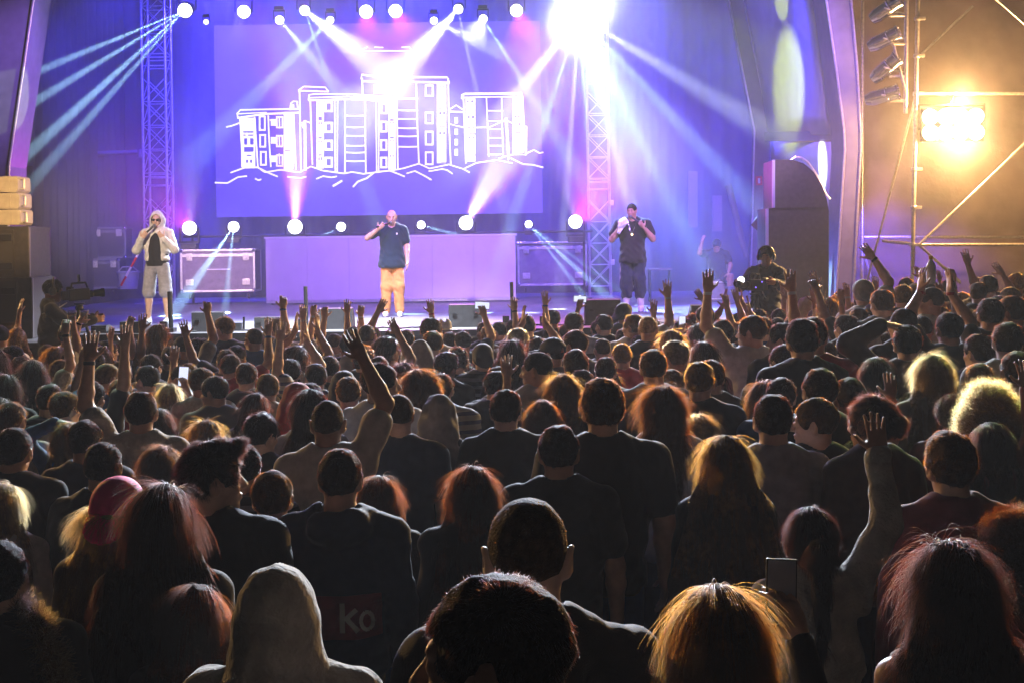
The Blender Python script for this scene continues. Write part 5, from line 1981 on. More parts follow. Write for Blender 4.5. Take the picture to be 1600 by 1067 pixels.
# x, y of the head centre and head width in the picture | hair style, hair colour, top, its colour | arms left,right | sex, head turn, body turn | label / handle
CROWD = """
8 893 84|short k jacket k|down down|m 0 0|person in a black coat with a fur trimmed hood hanging on the back|FUR the fur trimmed coat
182 798 82|capblond y long d|down down|f 0 0|person in a magenta cap worn backwards over curly blond hair|CAP the magenta cap
252 815 110|longer d long k|down down|f 0 0|woman with very wide long black hair falling to her elbows, beside the magenta cap|- the wide black hair
298 972 104|long r long k|down down|f 8 0|woman with reddish brown hair between the fur trimmed coat and the olive hood|-
450 944 138|hood k hoodie o|down down|m 0 0|person with a big olive grey hood pulled up, seen from behind|- the olive hood
530 746 72|short d hoodie n|down down|m 0 0|man in a navy hoodie with a red stripe and pale letters on the back|LET the navy hoodie
337 735 84|quiff k tee k|down down|m -62 0|man with black swept up hair showing his profile, turned away from the olive hood|- the profile with the quiff
428 771 68|short b tee o|down down|m 0 0|brown short haired man between the quiff profile and the navy hoodie|-
592 778 62|long r long k|down down|f 0 0|woman with coppery long hair right beside the navy hoodie|- the coppery hair
738 772 80|long r jacket k|down down|f 0 0|woman with auburn hair glowing at the edges, black jacket with a thin strap|- the auburn hair
825 862 118|buzz b tee k|down down|m 0 0|man with cropped hair and clearly visible ears behind the swept hair man|- the cropped head with ears
790 1035 180|short d jacket o|down down|m 66 10|large dark swept hair head of a man turned sideways, olive jacket, eyes lowered|-
1113 985 148|long l long k|down phonelow|f 0 0|woman with long light brown hair glowing orange at both edges, raising a pale phone|PH0 the orange edged hair
1262 832 84|pony k jacket o|down up|f 0 0|woman with a dark ponytail and grey jacket raising one sleeved arm|- the dark ponytail
1500 925 142|wavy d tank d|down down|f 6 0|woman with gathered dark hair, loose lit curls at the side and a bare shoulder|- the loose lit curls
1600 862 92|frizz b long k|down down|f 0 0|frizzy pale green lit hair cut by the picture edge|-
1134 722 82|longer l long k|down down|f 0 0|woman with long straight fair hair covering her whole back|- the straight fair hair
873 704 66|short d tee k|down down|m 0 0|fuzzy short haired man in a black crew neck t-shirt above the cropped head|- the fuzzy haired man in black
942 637 66|thick b tee k|down down|m 0 0|broad shouldered tall man with thick brown hair and a black t-shirt|- the broad man in black
688 652 56|hood k jacket k|down down|m 0 0|person in a tight grey hood and a bulky black jacket|- the tight grey hood
515 655 52|buzz b tee b|down lean|m 0 0|man with buzzed hair in a beige t-shirt stretching one arm straight up|- the beige t-shirt
626 643 48|buzz d tee n|down down|m 0 0|man with velvety buzzed hair and dark t-shirt beside the tight grey hood|-
790 640 52|short d tee k|down down|m 0 0|short haired man in a black t-shirt beside the woman with brown hair in the middle|-
850 650 54|long b long k|down down|f 0 0|woman with smooth brown hair directly beside the broad man in black|- the smooth brown hair
1101 592 48|short l tee k|down down|m 0 0|light brown haired man in a dark tee beyond the straight fair hair|- the light brown haired man
1092 678 58|wavy y long k|down down|f 10 0|woman with wavy blond hair partly hidden by the straight fair hair|-
1034 664 42|long b long k|down down|f 0 0|brown haired girl, first of two side by side near the broad man in black|-
1054 671 42|long d long k|down down|f 0 0|brown haired girl, second of two side by side, touching the wavy blond hair|-
1206 652 60|short d shirt l|down down|m 0 0|short haired man in a pale grey shirt behind the dark ponytail|- the pale grey shirt
1273 655 58|short b long k|down down|m 70 0|young man in profile facing the pale grey shirt|- the young man in profile
1346 715 62|longer d tank d|down high|f 0 0|woman with long dark hair and one bare arm lifted beside the profile|- the lifted bare arm
1368 658 62|bun d long d|down down|f 35 0|woman with dark hair tied in a low bun|- the low bun
1425 636 54|long d long m|down down|f 0 0|woman with long smooth dark hair next to the green rimmed curls|-
1486 647 56|curly k long m|down down|m 0 0|person with short dark curls rimmed in yellow green light|- the green rimmed curls
1536 640 92|frizz y long d|down down|f 0 0|person with a big halo of frizzy yellow green hair|- the yellow green halo
1543 690 64|long d long m|down up|f 0 0|woman with dark hair in front of the yellow green halo, one arm raised|-
1492 728 80|thick b shirt m|down down|m 0 0|man with neat brown hair shaved at the sides and a dark collared shirt|- the neat brown hair
1276 606 54|short d tee k|down down|m 0 0|round dark head right above the young man in profile|-
1326 619 50|short d tee k|down down|m 0 0|dark smooth head between the round dark head and the low bun|-
1377 613 38|short b tee k|down down|m 0 0|small brown head peeping out above the low bun|-
1462 586 56|long g long g|down down|f 0 0|woman with long ash grey hair beside the bald man with glasses|- the ash grey hair
1431 571 36|buzz b tee k|down down|m -55 0|nearly bald man with glasses in profile behind the ash grey hair|- the nearly bald man
1428 533 40|short d jacket d|headtop down|m 0 0|man holding one hand to the back of his head|-
1372 586 52|long d long k|down down|f 0 0|woman with dark hair lit blue along one side, near the ash grey hair|-
1340 537 46|hood g hoodie g|down down|m 0 0|person with a smooth tall grey hood up, near the foot of the roof rib|- the tall grey hood
1257 532 52|thick k jacket k|down down|m 0 0|thick dark hair rimmed with cyan light beside the tall grey hood|- the cyan rimmed hair
1226 529 36|short k tee k|down down|m 0 0||
1281 522 40|short d tee r|down down|m 0 0||
1245 568 36|buzz d shirt l|down down|m 0 0|shaved head with one ear showing, just below the cyan rimmed hair|-
1205 562 42|short k tee k|down down|m 0 0||
650 557 42|hood g hoodie g|down down|m 0 0|person with a light grey hood outlined by bright rim light, in the middle rows|- the light grey hood
537 608 50|hood n hoodie n|down down|m 0 0|person with a smooth navy hood up, right behind the beige t-shirt|- the navy hood
481 622 36|short k tee o|down down|m 0 0|dark short haired head squeezed between the red hood and the beige t-shirt|-
455 629 32|hood r hoodie r|down down|m 0 0|person in a red hood, small among the dark heads|- the red hood
420 670 46|long d long k|down down|f 0 0|woman with dark straight hair in front of the red hood|-
707 607 42|short d hoodie b|down down|m 0 0|short haired man in a beige hoodie behind the tight grey hood|- the beige hoodie
684 571 32|thick k tee k|down down|m 0 0|dark hair with a bright white green rim next to the light grey hood|-
709 563 28|curly d tee k|down down|m 0 0||
757 556 34|capback k tee k|down down|m 0 0|person in a black cap worn backwards in the middle rows|- the backwards black cap
784 549 26|short d tee k|down down|m 0 0||
632 604 46|curly k hoodie g|down down|f 0 0|dark curly hair against a pale hoodie, below the light grey hood|-
592 576 28|short d tee o|down lean|m 0 0||
480 552 27|buzz l tee o|bent down|m 0 0||
513 576 30|short k tee k|down down|m 0 0||
494 588 28|short k tee b|up down|m 0 0||
540 541 26|short k tee k|fist down|m 0 0||
25 607 44|long d long k|down down|f 0 0|woman with dark hair falling straight, first seen at the crowd's edge by the bass speaker|-
58 623 36|short d tee k|down down|m 0 0||
36 655 40|short b tee b|down down|m 0 0|brown haired person in a pale ribbed top near the crowd's edge|-
82 643 46|curly d long d|down down|f 0 0|wide mop of dark hair behind the arm bent over a head|-
119 637 38|short b tee k|down down|m 0 0||
147 618 38|short k tee k|down high|m 0 0|dark haired man lifting a dark sleeved arm above everyone around him|- the dark sleeved arm
198 614 32|short b tee r|down down|m 0 0||
156 683 46|short k tee g|down down|m 0 0|short dark haired man with both ears showing, above the magenta cap|- the dark head with ears
158 727 54|short k long k|down down|m 0 0|round dark head directly above the magenta cap|-
108 688 50|long l long u|headtop down|f 0 0|woman in a blue top with an arm bent over her bright lit hair|- the arm bent over bright hair
247 571 31|short k tee k|down down|m 0 0|clearly outlined short haired man in a black tee, under the hooded singer|- the man in black under the singer
303 586 33|short l tee o|down down|m 0 0|man with gold lit short hair and grey tee with faint letters, near the lit phone|- the gold lit hair
357 572 34|short d tee r|down up|m 0 0|man in a dark red tee with a lifted arm beside the gold lit hair|- the dark red tee
275 618 36|long y tee g|down phone|f 0 0|blond woman filming with a lit phone in her hand|PH1 the blond woman filming
252 660 52|longer d long k|down down|f 0 0|woman with dark brown triangular hair below the lit phone|-
308 684 46|wavy l long d|down down|f 0 0|wavy light brown hair beside the quiff profile|-
256 728 58|wavy b long k|down down|f 0 0|wavy brown hair glowing at its edges above the wide black hair|-
386 638 40|long d long k|down down|f 0 0||
382 676 40|short k tee k|down down|m 0 0||
391 724 46|short k tee k|down down|m 0 0|dark head with a pale green rim behind the quiff profile|-
4 645 34|long d long k|down down|f 0 0||
14 705 60|short k jacket k|down down|m 0 0|black jacket with a lit sleeve edge at the picture border|-
6 790 62|long y long b|down down|f 0 0|woman with blond locks over a pale top, above the fur trimmed coat|-
757 602 38|short k jacket k|down down|m 0 0||
796 592 30|short b tee k|down down|m 0 0||
921 567 40|short d tee k|down down|m 0 0||
942 577 36|short d tee b|down down|m 0 0|short haired man in a brownish beige t-shirt behind the broad man in black|- the brownish beige tee
981 555 33|short l tee r|down down|m 20 0||
1002 541 30|short d tee k|down down|m 0 0||
1042 542 31|thick l tee k|down down|m 0 0||
1065 556 38|short g long g|down down|m 25 0|grey lit hair of a person half turned, behind the light brown haired man|-
857 551 36|cap k jacket k|down down|m 62 0|person in a black cap whose brim points sideways|- the sideways black cap
855 584 32|buzz b tee k|down down|m 0 0||
1031 609 42|long y long d|down phone|f 0 0|blond woman filming with a small blue phone screen|PH2 the small blue screen
1038 569 32|curly k tee r|down down|m 0 0||
1108 557 42|long d long p|down down|f 0 0|woman with dark straight hair and a dusty pink top|- the dusty pink top
1148 555 32|long y long k|down down|f 0 0||
1195 577 30|long b shirt y|down down|f 0 0|brown hair over a cream jacket beside the pale grey shirt|-
817 553 32|long k long k|down down|f 0 0||
893 543 28|short b tee k|down down|m 0 0||
930 543 24|buzz b tee k|down down|m 0 0||
1126 519 31|short d tee k|down down|m 0 0||
1029 512 28|buzz y tee k|down down|m 0 0|tall fair cropped head standing out among the front rows below the singer in dark clothes|- the tall fair head
1055 515 25|short d tee k|down down|m 0 0||
1072 598 34|short b tee r|down down|m 0 0||
20 555 30|short k tee k|down down|m 0 0||
50 574 28|short d tee k|down down|m 0 0||
84 553 24|buzz b tee b|down cup|m 0 0|bare armed man holding up a plastic cup near the bass speaker|CUP1 the raised plastic cup
94 579 28|buzz l tee b|down down|m 0 0||
121 566 30|long b tee k|down up|f 0 0||
150 567 33|short k tee k|down down|m 0 0||
155 549 26|short k tee o|cup down|m 0 0|dark haired person holding up a cup of yellow beer|CUP2 the cup of beer
180 547 24|short d tee k|down down|m -25 0||
196 584 28|short d tee k|down bent|m 0 0||
222 592 26|short k tee r|down down|m 0 0||
273 588 26|buzz d tee k|down down|m 0 0||
281 558 22|short d tee k|up down|m 0 0||
308 546 28|thick k tee k|down down|m 0 0||
337 564 22|short d tee k|down down|m 0 0||
329 596 24|short b tee o|down down|m 0 0||
391 588 32|short d tee k|down down|m 0 0||
392 537 30|long d tee k|down down|f 45 0||
372 556 24|short k tee k|wide down|m 0 0||
429 542 26|short b tee k|down up|m 0 0||
440 580 28|short k tee k|down clap|m 0 0||
458 560 26|short d tee k|clap clap|m 0 0||
410 606 30|short b tee o|down down|m 0 0||
350 610 30|short k tee k|down down|m 0 0||
490 527 26|short k tee k|down up|m 0 0||
518 536 25|buzz b tee o|fist fist|m 0 0||
563 524 22|short k tee k|down down|m 0 0||
584 525 22|short k tee k|down down|m 0 0||
560 560 30|curly b tee k|down down|m 0 0||
607 551 28|long d tee r|up down|f 0 0||
622 530 28|short k tee k|lean down|m 0 0||
645 530 24|short b tee k|down up|m 0 0||
670 519 24|thick k tee k|down down|m 0 0||
696 519 28|fedora b tee w|down down|m 0 0|person in a white hat with a brim, in front of the stage monitors|HATW the white hat
715 534 24|short d tee k|down down|m 0 0||
734 533 28|short k tee k|down phonehigh|m 30 0|dark haired man holding up a phone beside the white hat|PH3 the phone by the white hat
755 518 22|short d tee k|down down|m 0 0||
769 524 22|short l tee k|down up|m 0 0||
786 517 22|short k tee k|down down|m 0 0||
810 513 25|short k tee k|down down|m 0 0||
821 531 32|short g tee k|down down|m 0 0||
838 543 24|short d tee k|clap clap|m 0 0||
862 499 24|short k tee k|down down|m 0 0||
884 520 25|short b tee k|high down|m 0 0|person stretching a bare arm high above the front rows, beneath the second flight case|- the high bare arm
905 528 25|long b tee k|down down|f 0 0||
925 514 18|short d tee k|phonehigh down|m 0 0|person with a dark sleeve holding a bright phone up before the rounded monitor|PH4 the bright phone
944 508 27|short k tee k|down down|m 0 0||
962 528 24|short d tee k|down up|m 0 0||
985 490 25|capback k tee k|down down|m 0 0|person in a black cap at the feet of the singer in dark clothes|-
985 514 28|curly l tee k|down down|m 0 0||
1010 524 24|long b tee k|down bent|f 0 0||
1085 505 26|curly l tee k|down lean|m 0 0||
1092 525 26|short d tee g|phone down|m 0 0|person holding a small glowing phone low, beside the cap by the stage wing|PH5
1110 496 28|short k tee k|down bent|m 0 0||
1160 522 28|curly b tee k|down clap|m 0 0||
1172 516 36|short b tee b|up up|m 0 0|beige topped person with both arms thrown up under the second camera|-
1181 497 24|short k tee k|down up|m 0 0||
1145 503 24|short d tee k|clap clap|m 0 0||
1205 512 26|short k tee k|down down|m 0 0||
1217 497 26|short d tee k|wide down|m 0 0||
1236 510 26|short b tee o|down up|m 0 0||
1258 480 29|hood y hoodie y|down down|m 20 0|pale scarf wrapped head before the black speaker stack|- the pale wrapped head
1282 485 24|short b tee k|down down|m 0 0||
1302 482 30|long l tee k|down down|f 0 0|light brown long hair right of the pale wrapped head|-
1310 512 32|short d tee k|down down|m 0 0||
1333 490 28|curly l tee b|down up|m 0 0||
1347 500 30|short b tee k|point down|m 0 0||
1366 457 30|capback w tee b|down lean|m 0 0|person in a pale cap with an arm reaching over it|CAPP the pale cap
1380 474 31|short b tee k|down down|m 0 0||
1374 492 30|cap k tee k|down down|m 40 0|person in a visor cap with lit brim near the scaffold foot|-
1395 505 38|buzz d tee k|down down|m 20 0|shaved dark head of a tall man beside the visor cap|- the shaved tall head
1400 463 28|short l tee k|down down|m 0 0||
1422 460 28|short l tee b|down down|m 0 0||
1443 449 28|thick b tee r|down down|m 0 0||
1464 455 24|short l tee b|down down|m 0 0||
1450 470 30|buzz b tee b|down down|m 0 0||
1473 514 38|short k tee k|clap clap|m 0 0|tall person clapping dark hands high over the head, holding something white|WHI the hands with the white bottle
1505 500 30|short k tee k|down down|m 30 0||
1533 491 42|short k tee k|down wide|m 0 0|tall broad dark head with a raised dark arm before the scaffold|- the tall dark head with raised arm
1518 458 28|short b tee k|down down|m 0 0||
1560 447 28|short b tee k|down down|m 0 0||
1589 443 26|short y tee b|wide down|m 0 0|fair haired person waving a lit open hand near the picture edge|- the lit open hand
1574 466 28|short l tee b|down down|m 0 0||
1590 457 26|short d tee k|down down|m 0 0||
1583 487 42|short b tee r|down down|m 0 0|brown haired person in a dark red top near the edge, under the lit open hand|-
1563 532 42|short d tee o|down down|m 0 0||
1517 548 42|short d tee k|down down|m 25 0||
1597 580 60|short d tank b|down high|f 0 0|bare shouldered person at the edge lifting an arm out of the picture|-
1415 492 26|long d tee k|up down|f 0 0||
1488 470 26|short d tee k|down down|m 0 0||
1545 470 26|short b tee k|fist down|m 0 0||
1165 560 30|short d tee k|down down|m 0 0||
960 600 30|long b tee k|down down|f 0 0||
1262 497 26|short b tee o|down down|m 0 0||
1291 500 27|curly d tee k|down up|m 0 0||
1322 470 25|short l tee k|down down|m 0 0||
1352 474 26|short b tee b|wide down|m 0 0||
1405 480 27|long b tee k|down down|f 0 0||
1436 486 27|short d tee k|down down|m 0 0||
1448 505 30|short b tee g|down fist|m 0 0||
1476 488 27|short l tee k|down down|m 0 0||
1488 452 25|short b tee o|down down|m 0 0||
1502 470 26|long l tee b|up down|f 0 0||
1530 448 25|short l tee k|down down|m 0 0||
1557 470 27|short b tee k|down lean|m 0 0||
1548 500 30|short l tee b|down down|m 0 0||
1604 470 28|short b tee k|down down|m 0 0||
1420 448 24|short b tee k|down bent|m 0 0||
895 600 30|short k tee k|down down|m 0 0||
735 580 28|long k tee k|down down|f 0 0||
560 610 30|short b tee k|down down|m 0 0||
"""

PEOPLE = []
for ln in CROWD.strip().splitlines():
    p = [q.strip() for q in ln.split('|')]
    x, y, w = map(float, p[0].split())
    hair, hc, top, tc = p[1].split()
    aL, aR = p[2].split()
    sex, hy, by = p[3].split()
    label = p[4]
    h = (p[5].split(' ', 1) + [''])[:2] if len(p) > 5 else ['', '']
    PEOPLE.append(dict(x=x, y=y, w=w, hair=hair, hc=hc, top=top, tc=tc, arms=(aL, aR), sex=sex, hy=float(hy), by=float(by), label=label, code=h[0], handle=h[1]))

WID = {'buzz': .162, 'short': .178, 'thick': .19, 'quiff': .185, 'long': .20, 'longer': .215, 'wavy': .225, 'bun': .175, 'pony': .18, 'curly': .22, 'frizz': .32, 'cap': .18, 'capback': .18, 'capblond': .18, 'fedora': .19, 'hood': .225}
HC = 1.655 / 1.75
for i, p in enumerate(PEOPLE):
    Y = F * WID[p['hair']] / p['w']
    for _ in range(40):
        q = P(p['x'], p['y'], Y)
        H = (q.z - ground_z(q.x, q.y)) / HC
        lo, hi = (1.45, 1.80) if p['sex'] == 'f' else (1.58, 1.93)
        if H < lo:
            Y *= .985
        elif H > hi:
            Y *= 1.015
        else:
            break
    p['Y'] = min(max(Y, 1.9), 18.4)
    p['i'] = i
# keep people apart: push along the line of sight
for _ in range(60):
    moved = False
    for a in PEOPLE:
        A_ = P(a['x'], a['y'], a['Y'])
        for b in PEOPLE:
            if b['i'] <= a['i']:
                continue
            B_ = P(b['x'], b['y'], b['Y'])
            d = math.hypot(A_.x - B_.x, A_.y - B_.y)
            need = .36
            if d < need:
                n_, f_ = (a, b) if a['Y'] <= b['Y'] else (b, a)
                f_['Y'] = min(f_['Y'] + .05, 18.5)
                n_['Y'] = max(n_['Y'] - .03, 1.85)
                A_ = P(a['x'], a['y'], a['Y'])
                moved = True
    if not moved:
        break
for p in PEOPLE:
    q = P(p['x'], p['y'], p['Y'])
    p['gz'] = ground_z(q.x, q.y)
    H = (q.z - p['gz']) / HC
    p['H'] = H
    p['pos'] = (q.x, q.y, p['gz'])
    if not 1.40 < H < 2.0:
        p['H'] = min(max(H, 1.45), 1.96)

# fill the gaps of the packed rows with people standing behind the ones above
FILL = []
gf = np.random.default_rng(21)
Yc = 6.9
while Yc < 13.8 and len(FILL) < 90:
    Xm = Yc * 800 / F
    X = -Xm - .1 + gf.uniform(0, .5)
    while X < Xm + .1:
        xx, yy = X + gf.uniform(-.12, .12), Yc + gf.uniform(-.15, .15)
        if all(math.hypot(xx - p['pos'][0], yy - p['pos'][1]) > .385 for p in PEOPLE + FILL):
            f_ = gf.random() < .4
            H = gf.uniform(1.58, 1.70) if f_ else gf.uniform(1.64, 1.78)
            gz = ground_z(xx, yy)
            z = gz + H * HC
            dx, dy = xx * F / yy, (CAMZ - z) * F / yy
            c, s = math.cos(ROLL), math.sin(ROLL)
            FILL.append(dict(pos=(xx, yy, gz), H=H, Y=yy, x=800 + dx * c + dy * s, y=HY - dx * s + dy * c, hair=(['long', 'wavy', 'long'] if f_ else ['short', 'buzz', 'short', 'thick'])[int(gf.integers(0, 3))],
                             hc='dbkl'[int(gf.integers(0, 4))], top='tee', tc='knogkbruwl'[int(gf.integers(0, 10))],
                             arms=('down', 'down') if gf.random() < .78 else [('up', 'down'), ('down', 'up'), ('down', 'fist'), ('bent', 'down'), ('clap', 'clap')][int(gf.integers(0, 5))],
                             sex='f' if f_ else 'm', hy=float(gf.choice([0, 0, 30, -30, 60, -60])), by=float(gf.uniform(-25, 25)), label='', code='', handle=''))
        X += .44
    Yc += .45
for p in FILL:
    p['w'] = WID[p['hair']] * F / p['Y']
ALL = PEOPLE + FILL

# labels for the many dark heads: what they look like and where they stand next to something easy to find
HW = {'k': 'black', 'd': 'dark', 'b': 'brown', 'l': 'light brown', 'y': 'blond', 'r': 'reddish', 'g': 'ash grey', 'w': 'pale'}
TW = {'k': 'black', 'n': 'navy', 'g': 'grey', 'o': 'olive', 'b': 'beige', 'w': 'white', 'r': 'dark red', 'p': 'pink', 'u': 'blue', 'd': 'brown', 'l': 'pale grey', 'm': 'dark red', 'y': 'cream'}
HS = {'buzz': 'cropped', 'short': 'short', 'thick': 'thick', 'long': 'long', 'longer': 'long', 'wavy': 'wavy', 'curly': 'curly', 'frizz': 'frizzy', 'bun': 'tied', 'pony': 'tied', 'quiff': 'swept'}
AW = {('up', 'down'): 'one arm up', ('down', 'up'): 'one arm up', ('clap', 'clap'): 'clapping overhead', ('fist', 'fist'): 'two fists up', ('fist', 'down'): 'a fist up', ('down', 'fist'): 'a fist up', ('bent', 'down'): 'one hand up',
      ('down', 'bent'): 'one hand up', ('down', 'clap'): 'a hand up', ('lean', 'down'): 'an arm up', ('down', 'lean'): 'an arm up', ('wide', 'down'): 'an arm waving', ('down', 'wide'): 'an arm waving', ('point', 'down'): 'an arm pointing'}
ANCH = [(p['x'], p['y'], p['handle']) for p in PEOPLE if p['handle']] + [
    (245, 470, 'the hooded singer'), (612, 470, 'the middle singer'), (990, 460, 'the singer in dark clothes'), (475, 505, 'the slim black pole'), (100, 500, 'the camera operator'), (1190, 470, 'the second camera operator'),
    (1428, 430, 'the scaffold'), (25, 500, 'the bass speaker'), (324, 515, 'the square stage monitor'), (1250, 450, 'the black speaker stack')]
ORD = ['first', 'second', 'third', 'fourth', 'fifth', 'sixth', 'seventh']
used = set(p['label'] for p in PEOPLE if p['label'])


def direction(ax, ay, x, y):
    dx, dy = x - ax, y - ay
    if abs(dx) >= abs(dy) * 1.1:
        return 'to the left of' if dx < 0 else 'to the right of'
    return 'beyond' if dy < 0 else 'in front of'


for p in ALL:
    if p['label']:
        continue
    best = []
    for (ax, ay, hn) in ANCH:
        d = math.hypot(p['x'] - ax, p['y'] - ay)
        if d > 260:
            continue
        dr = direction(ax, ay, p['x'], p['y'])
        rank = sum(1 for q in ALL if q is not p and math.hypot(q['x'] - ax, q['y'] - ay) > 3 and direction(ax, ay, q['x'], q['y']) == dr and math.hypot(q['x'] - ax, q['y'] - ay) < d)
        best.append((rank, d, hn, dr))
    best.sort()
    look = HW[p['hc']] + ' ' + HS.get(p['hair'], '') + ' hair, ' + TW[p['tc']] + ' top'
    if p['arms'] in AW:
        look += ', ' + AW[p['arms']]
    for (rank, d, hn, dr) in best:
        if rank >= len(ORD):
            continue
        where = f'{ORD[rank]} head {dr} {hn}'
        if where in used:
            continue
        t_ = f'{look}, {where}'
        if len(t_.split()) > 16:
            t_ = f'{HW[p["hc"]]} {HS.get(p["hair"], "")} hair, {where}'
        if len(t_.split()) > 16:
            continue
        used.add(where)
        p['label'] = t_
        break
    if not p['label']:
        p['label'] = look + ' in the packed dark rows'

GROUP = 'people in the crowd watching the stage'
HELD = {}
gs = np.random.default_rng(5)
for n_, p in enumerate(ALL):
    tier = 0 if p['w'] >= 50 else (1 if p['w'] >= 31 else 2)
    hm_ = None
    hair = p['hair']
    if p['code'] == 'CAP':
        hm_ = M['hat_pink']
    elif p['code'] == 'HATW':
        hm_ = M['hat_white']
    elif p['code'] == 'CAPP':
        hm_ = M['hat_grey']
    hoodcol = 'g' if p['handle'] == 'the tight grey hood' else None
    if tier and p['hy'] == 0 and not p['handle']:
        p['hy'] = float(gs.choice([0, 0, -30, 30, 0, -30, 30, 60]))
    by = p['by'] + (gs.uniform(-16, 16) if tier else gs.uniform(-5, 5)) + math.degrees(math.atan2(p['pos'][0], 30 - p['pos'][1])) * .6
    r_, f_, gm_ = person(p['pos'], p['H'], by, hair, p['hc'], p['top'], p['tc'], p['arms'], p['sex'], p['hy'], 0 if tier else 2, tier, n_, 'abcadb'[n_ % 6], p['label'], GROUP, True, hm_, 1.0 if p['handle'] != 'the broad man in black' else 1.12, hoodcol)
    r_.rotation_euler = (math.radians(gs.uniform(-2.5, 2.5)), math.radians(gs.uniform(-3.5, 3.5)) if tier else 0, r_.rotation_euler[2])
    p['root'], p['fig'], p['garment'] = r_, f_, gm_
    if p['code'] and p['code'] != '-':
        HELD[p['code']] = p
# ------------------------------------------------------------------ the people on stage
def performer(loc, H, yaw, arms, top, tc, hair, hc, skin, label, hyaw=0, hpitch=0, cat='person', legs=None, seed=0, v=.0085, lower=None, lowc='k', shoec='white', socks=False,
              open_front=False, inner=None, hem=.86, hoodc=None, group=None, sex='m', big=1.0):
    root = thing('person', label, cat, loc, group)
    root.rotation_euler = (0, 0, math.radians(yaw))
    s = H / 1.75
    root.scale = (s, s, s)
    f = Fig(sex, arms, hyaw, hpitch, 0, hair, top, v, None, seed, big=big)
    legs = legs or [((-.088, 0, .92), (-.105, .02, .50), (-.12, -.01, .088)), ((.088, 0, .92), (.105, .02, .50), (.12, -.01, .088))]
    child('body', make_mesh('body', *f.body(True, legs), [M['skin_' + skin]]), root)
    gm = child(GARMENT_NAME[top], make_mesh(GARMENT_NAME[top], *f.garment(open_front, None, hem), [M['cloth_' + tc]]), root)
    if inner:
        child('t_shirt', make_mesh('t_shirt', *Fig(sex, ('down', 'down'), 0, 0, 0, hair, 'tank', .01, None, seed + 1, big=.97).garment(False, 'tank', hem - .08), [M['cloth_' + inner]]), root)
    if hair == 'hood':
        child('hood', make_mesh('hood', *f.hood(), [M['cloth_' + (hoodc or tc)]]), root)
    elif hair != 'bald':
        VQ = f.hair()
        hm = child('hair', make_mesh('hair', *VQ, [M['hair_' + hc]]), root)
        curves_object('loose_hair', strands(VQ[0], VQ[1], 900, hair, f.h((0, 0, 1.635)), seed, 4), .0013, M['strand_' + hc], hm)
    if lower:
        nm, cut, rr, amp = lower
        child(nm, make_mesh(nm, *leg_cloth(legs, cut, rr, amp=amp, seed=seed), [M['cloth_' + lowc]]), root)
    for (hp, kn, an) in legs:
        child('shoe', make_mesh('shoe', *shoe_mesh(an), [M[shoec]]), root)
        if socks:
            g = Grid(np.array(an) - .12, np.array(an) + np.array((.12, .12, .30)), .009)
            g.cone(np.array(an) + np.array((0, 0, -.01)), np.array(an) + (np.array(kn) - np.array(an)) * .36, .047, .062, 0)
            child('sock', make_mesh('sock', *g.mesh(), [M['cloth_w']]), root)
    # eyes, brows and mouth as small dark marks of the face
    return root, f, gm


def face_bits(root, f, hc='d', glasses=False):
    R, h = f.R, f.h
    o = 1.635
    for s_ in (-1, 1):
        if not glasses:
            g = Grid(h((s_ * .031, .09, o + .004)) - .03, h((s_ * .031, .09, o + .004)) + .03, .003)
            g.ell(h((s_ * .031, .0885, o + .003)), (.006, .0062, .006), R, 0)
            child('eye', make_mesh('eye', *g.mesh(), [M['black']]), root)
        g = Grid(h((s_ * .033, .09, o + .02)) - .04, h((s_ * .033, .09, o + .02)) + .04, .003)
        g.cone(h((s_ * .016, .0975, o + .021)), h((s_ * .05, .0835, o + .024)), .0042, .003, 0)
        child('eyebrow', make_mesh('eyebrow', *g.mesh(), [M['hair_' + hc]]), root)
    if glasses:
        g = Grid(h((0, .06, o)) - np.array((.12, .14, .06)), h((0, .06, o)) + np.array((.12, .12, .06)), .004)
        for s_ in (-1, 1):
            g.ell(h((s_ * .034, .098, o + .004)), (.027, .007, .02), R, .004)
            g.cone(h((s_ * .06, .094, o + .01)), h((s_ * .083, 0, o + .01)), .004, .004, .004)
        g.cone(h((-.01, .103, o + .01)), h((.01, .103, o + .01)), .004, .004, .004)
        child('sunglasses', make_mesh('sunglasses', *g.mesh(), [M['glass_dark']]), root)


def microphone(root, f, side, label):
    p, u, n, t = f.info_of(side)
    mouth = f.h((0, .135, 1.568))
    d = unit(mouth - p)
    mtx = Matrix.LocRotScale(root.location, root.rotation_euler, root.scale)
    a, b = mtx @ Vector(p - d * .10), mtx @ Vector(mouth - d * .02)
    m = thing('microphone', label, 'microphone', a, 'microphones of the singers')
    MB().tube(a, b, .015, .019, n=14).build('handle', M['black'], m, True)
    MB().ball(b, .028, 14).build('grille_ball', M['alu_matt'], m, True)


def stand_on(x, y, H=None):
    p = floor_at(x, y, STZ)
    return p


# hooded singer
pL = P(247, 508, 21.5)
pL.z = STZ + .003
HL = P(243, 331, 21.5).z - STZ - .03
ARMS['mic2'] = ((.55, .42, -.35), (-.72, .38, .55), (-.6, .3, .5), (-.2, -.6, .6), 1.1)
ARMS['mic3'] = ((.6, .3, -.45), (-.75, .35, .62), (-.6, .35, .5), (-.2, -.6, .6), 1.1)
legsL = [((-.095, 0, .92), (-.14, .03, .50), (-.155, .0, .088)), ((.095, 0, .92), (.14, .0, .50), (.17, -.05, .088))]
r, f, g_ = performer(pL, HL, 176, ('mic4', 'mic4'), 'hoodie', 'w', 'hood', 'k', 'd', 'hooded singer in an open cream hoodie, black t-shirt and pale shorts on the stage', hyaw=8, legs=legsL,
                     seed=31, lower=('shorts', .96, (.098, .108, 0), .006), lowc='p', open_front=True, inner='k', hem=1.0)
r.children[0].data.materials[0] = M['skin_d']
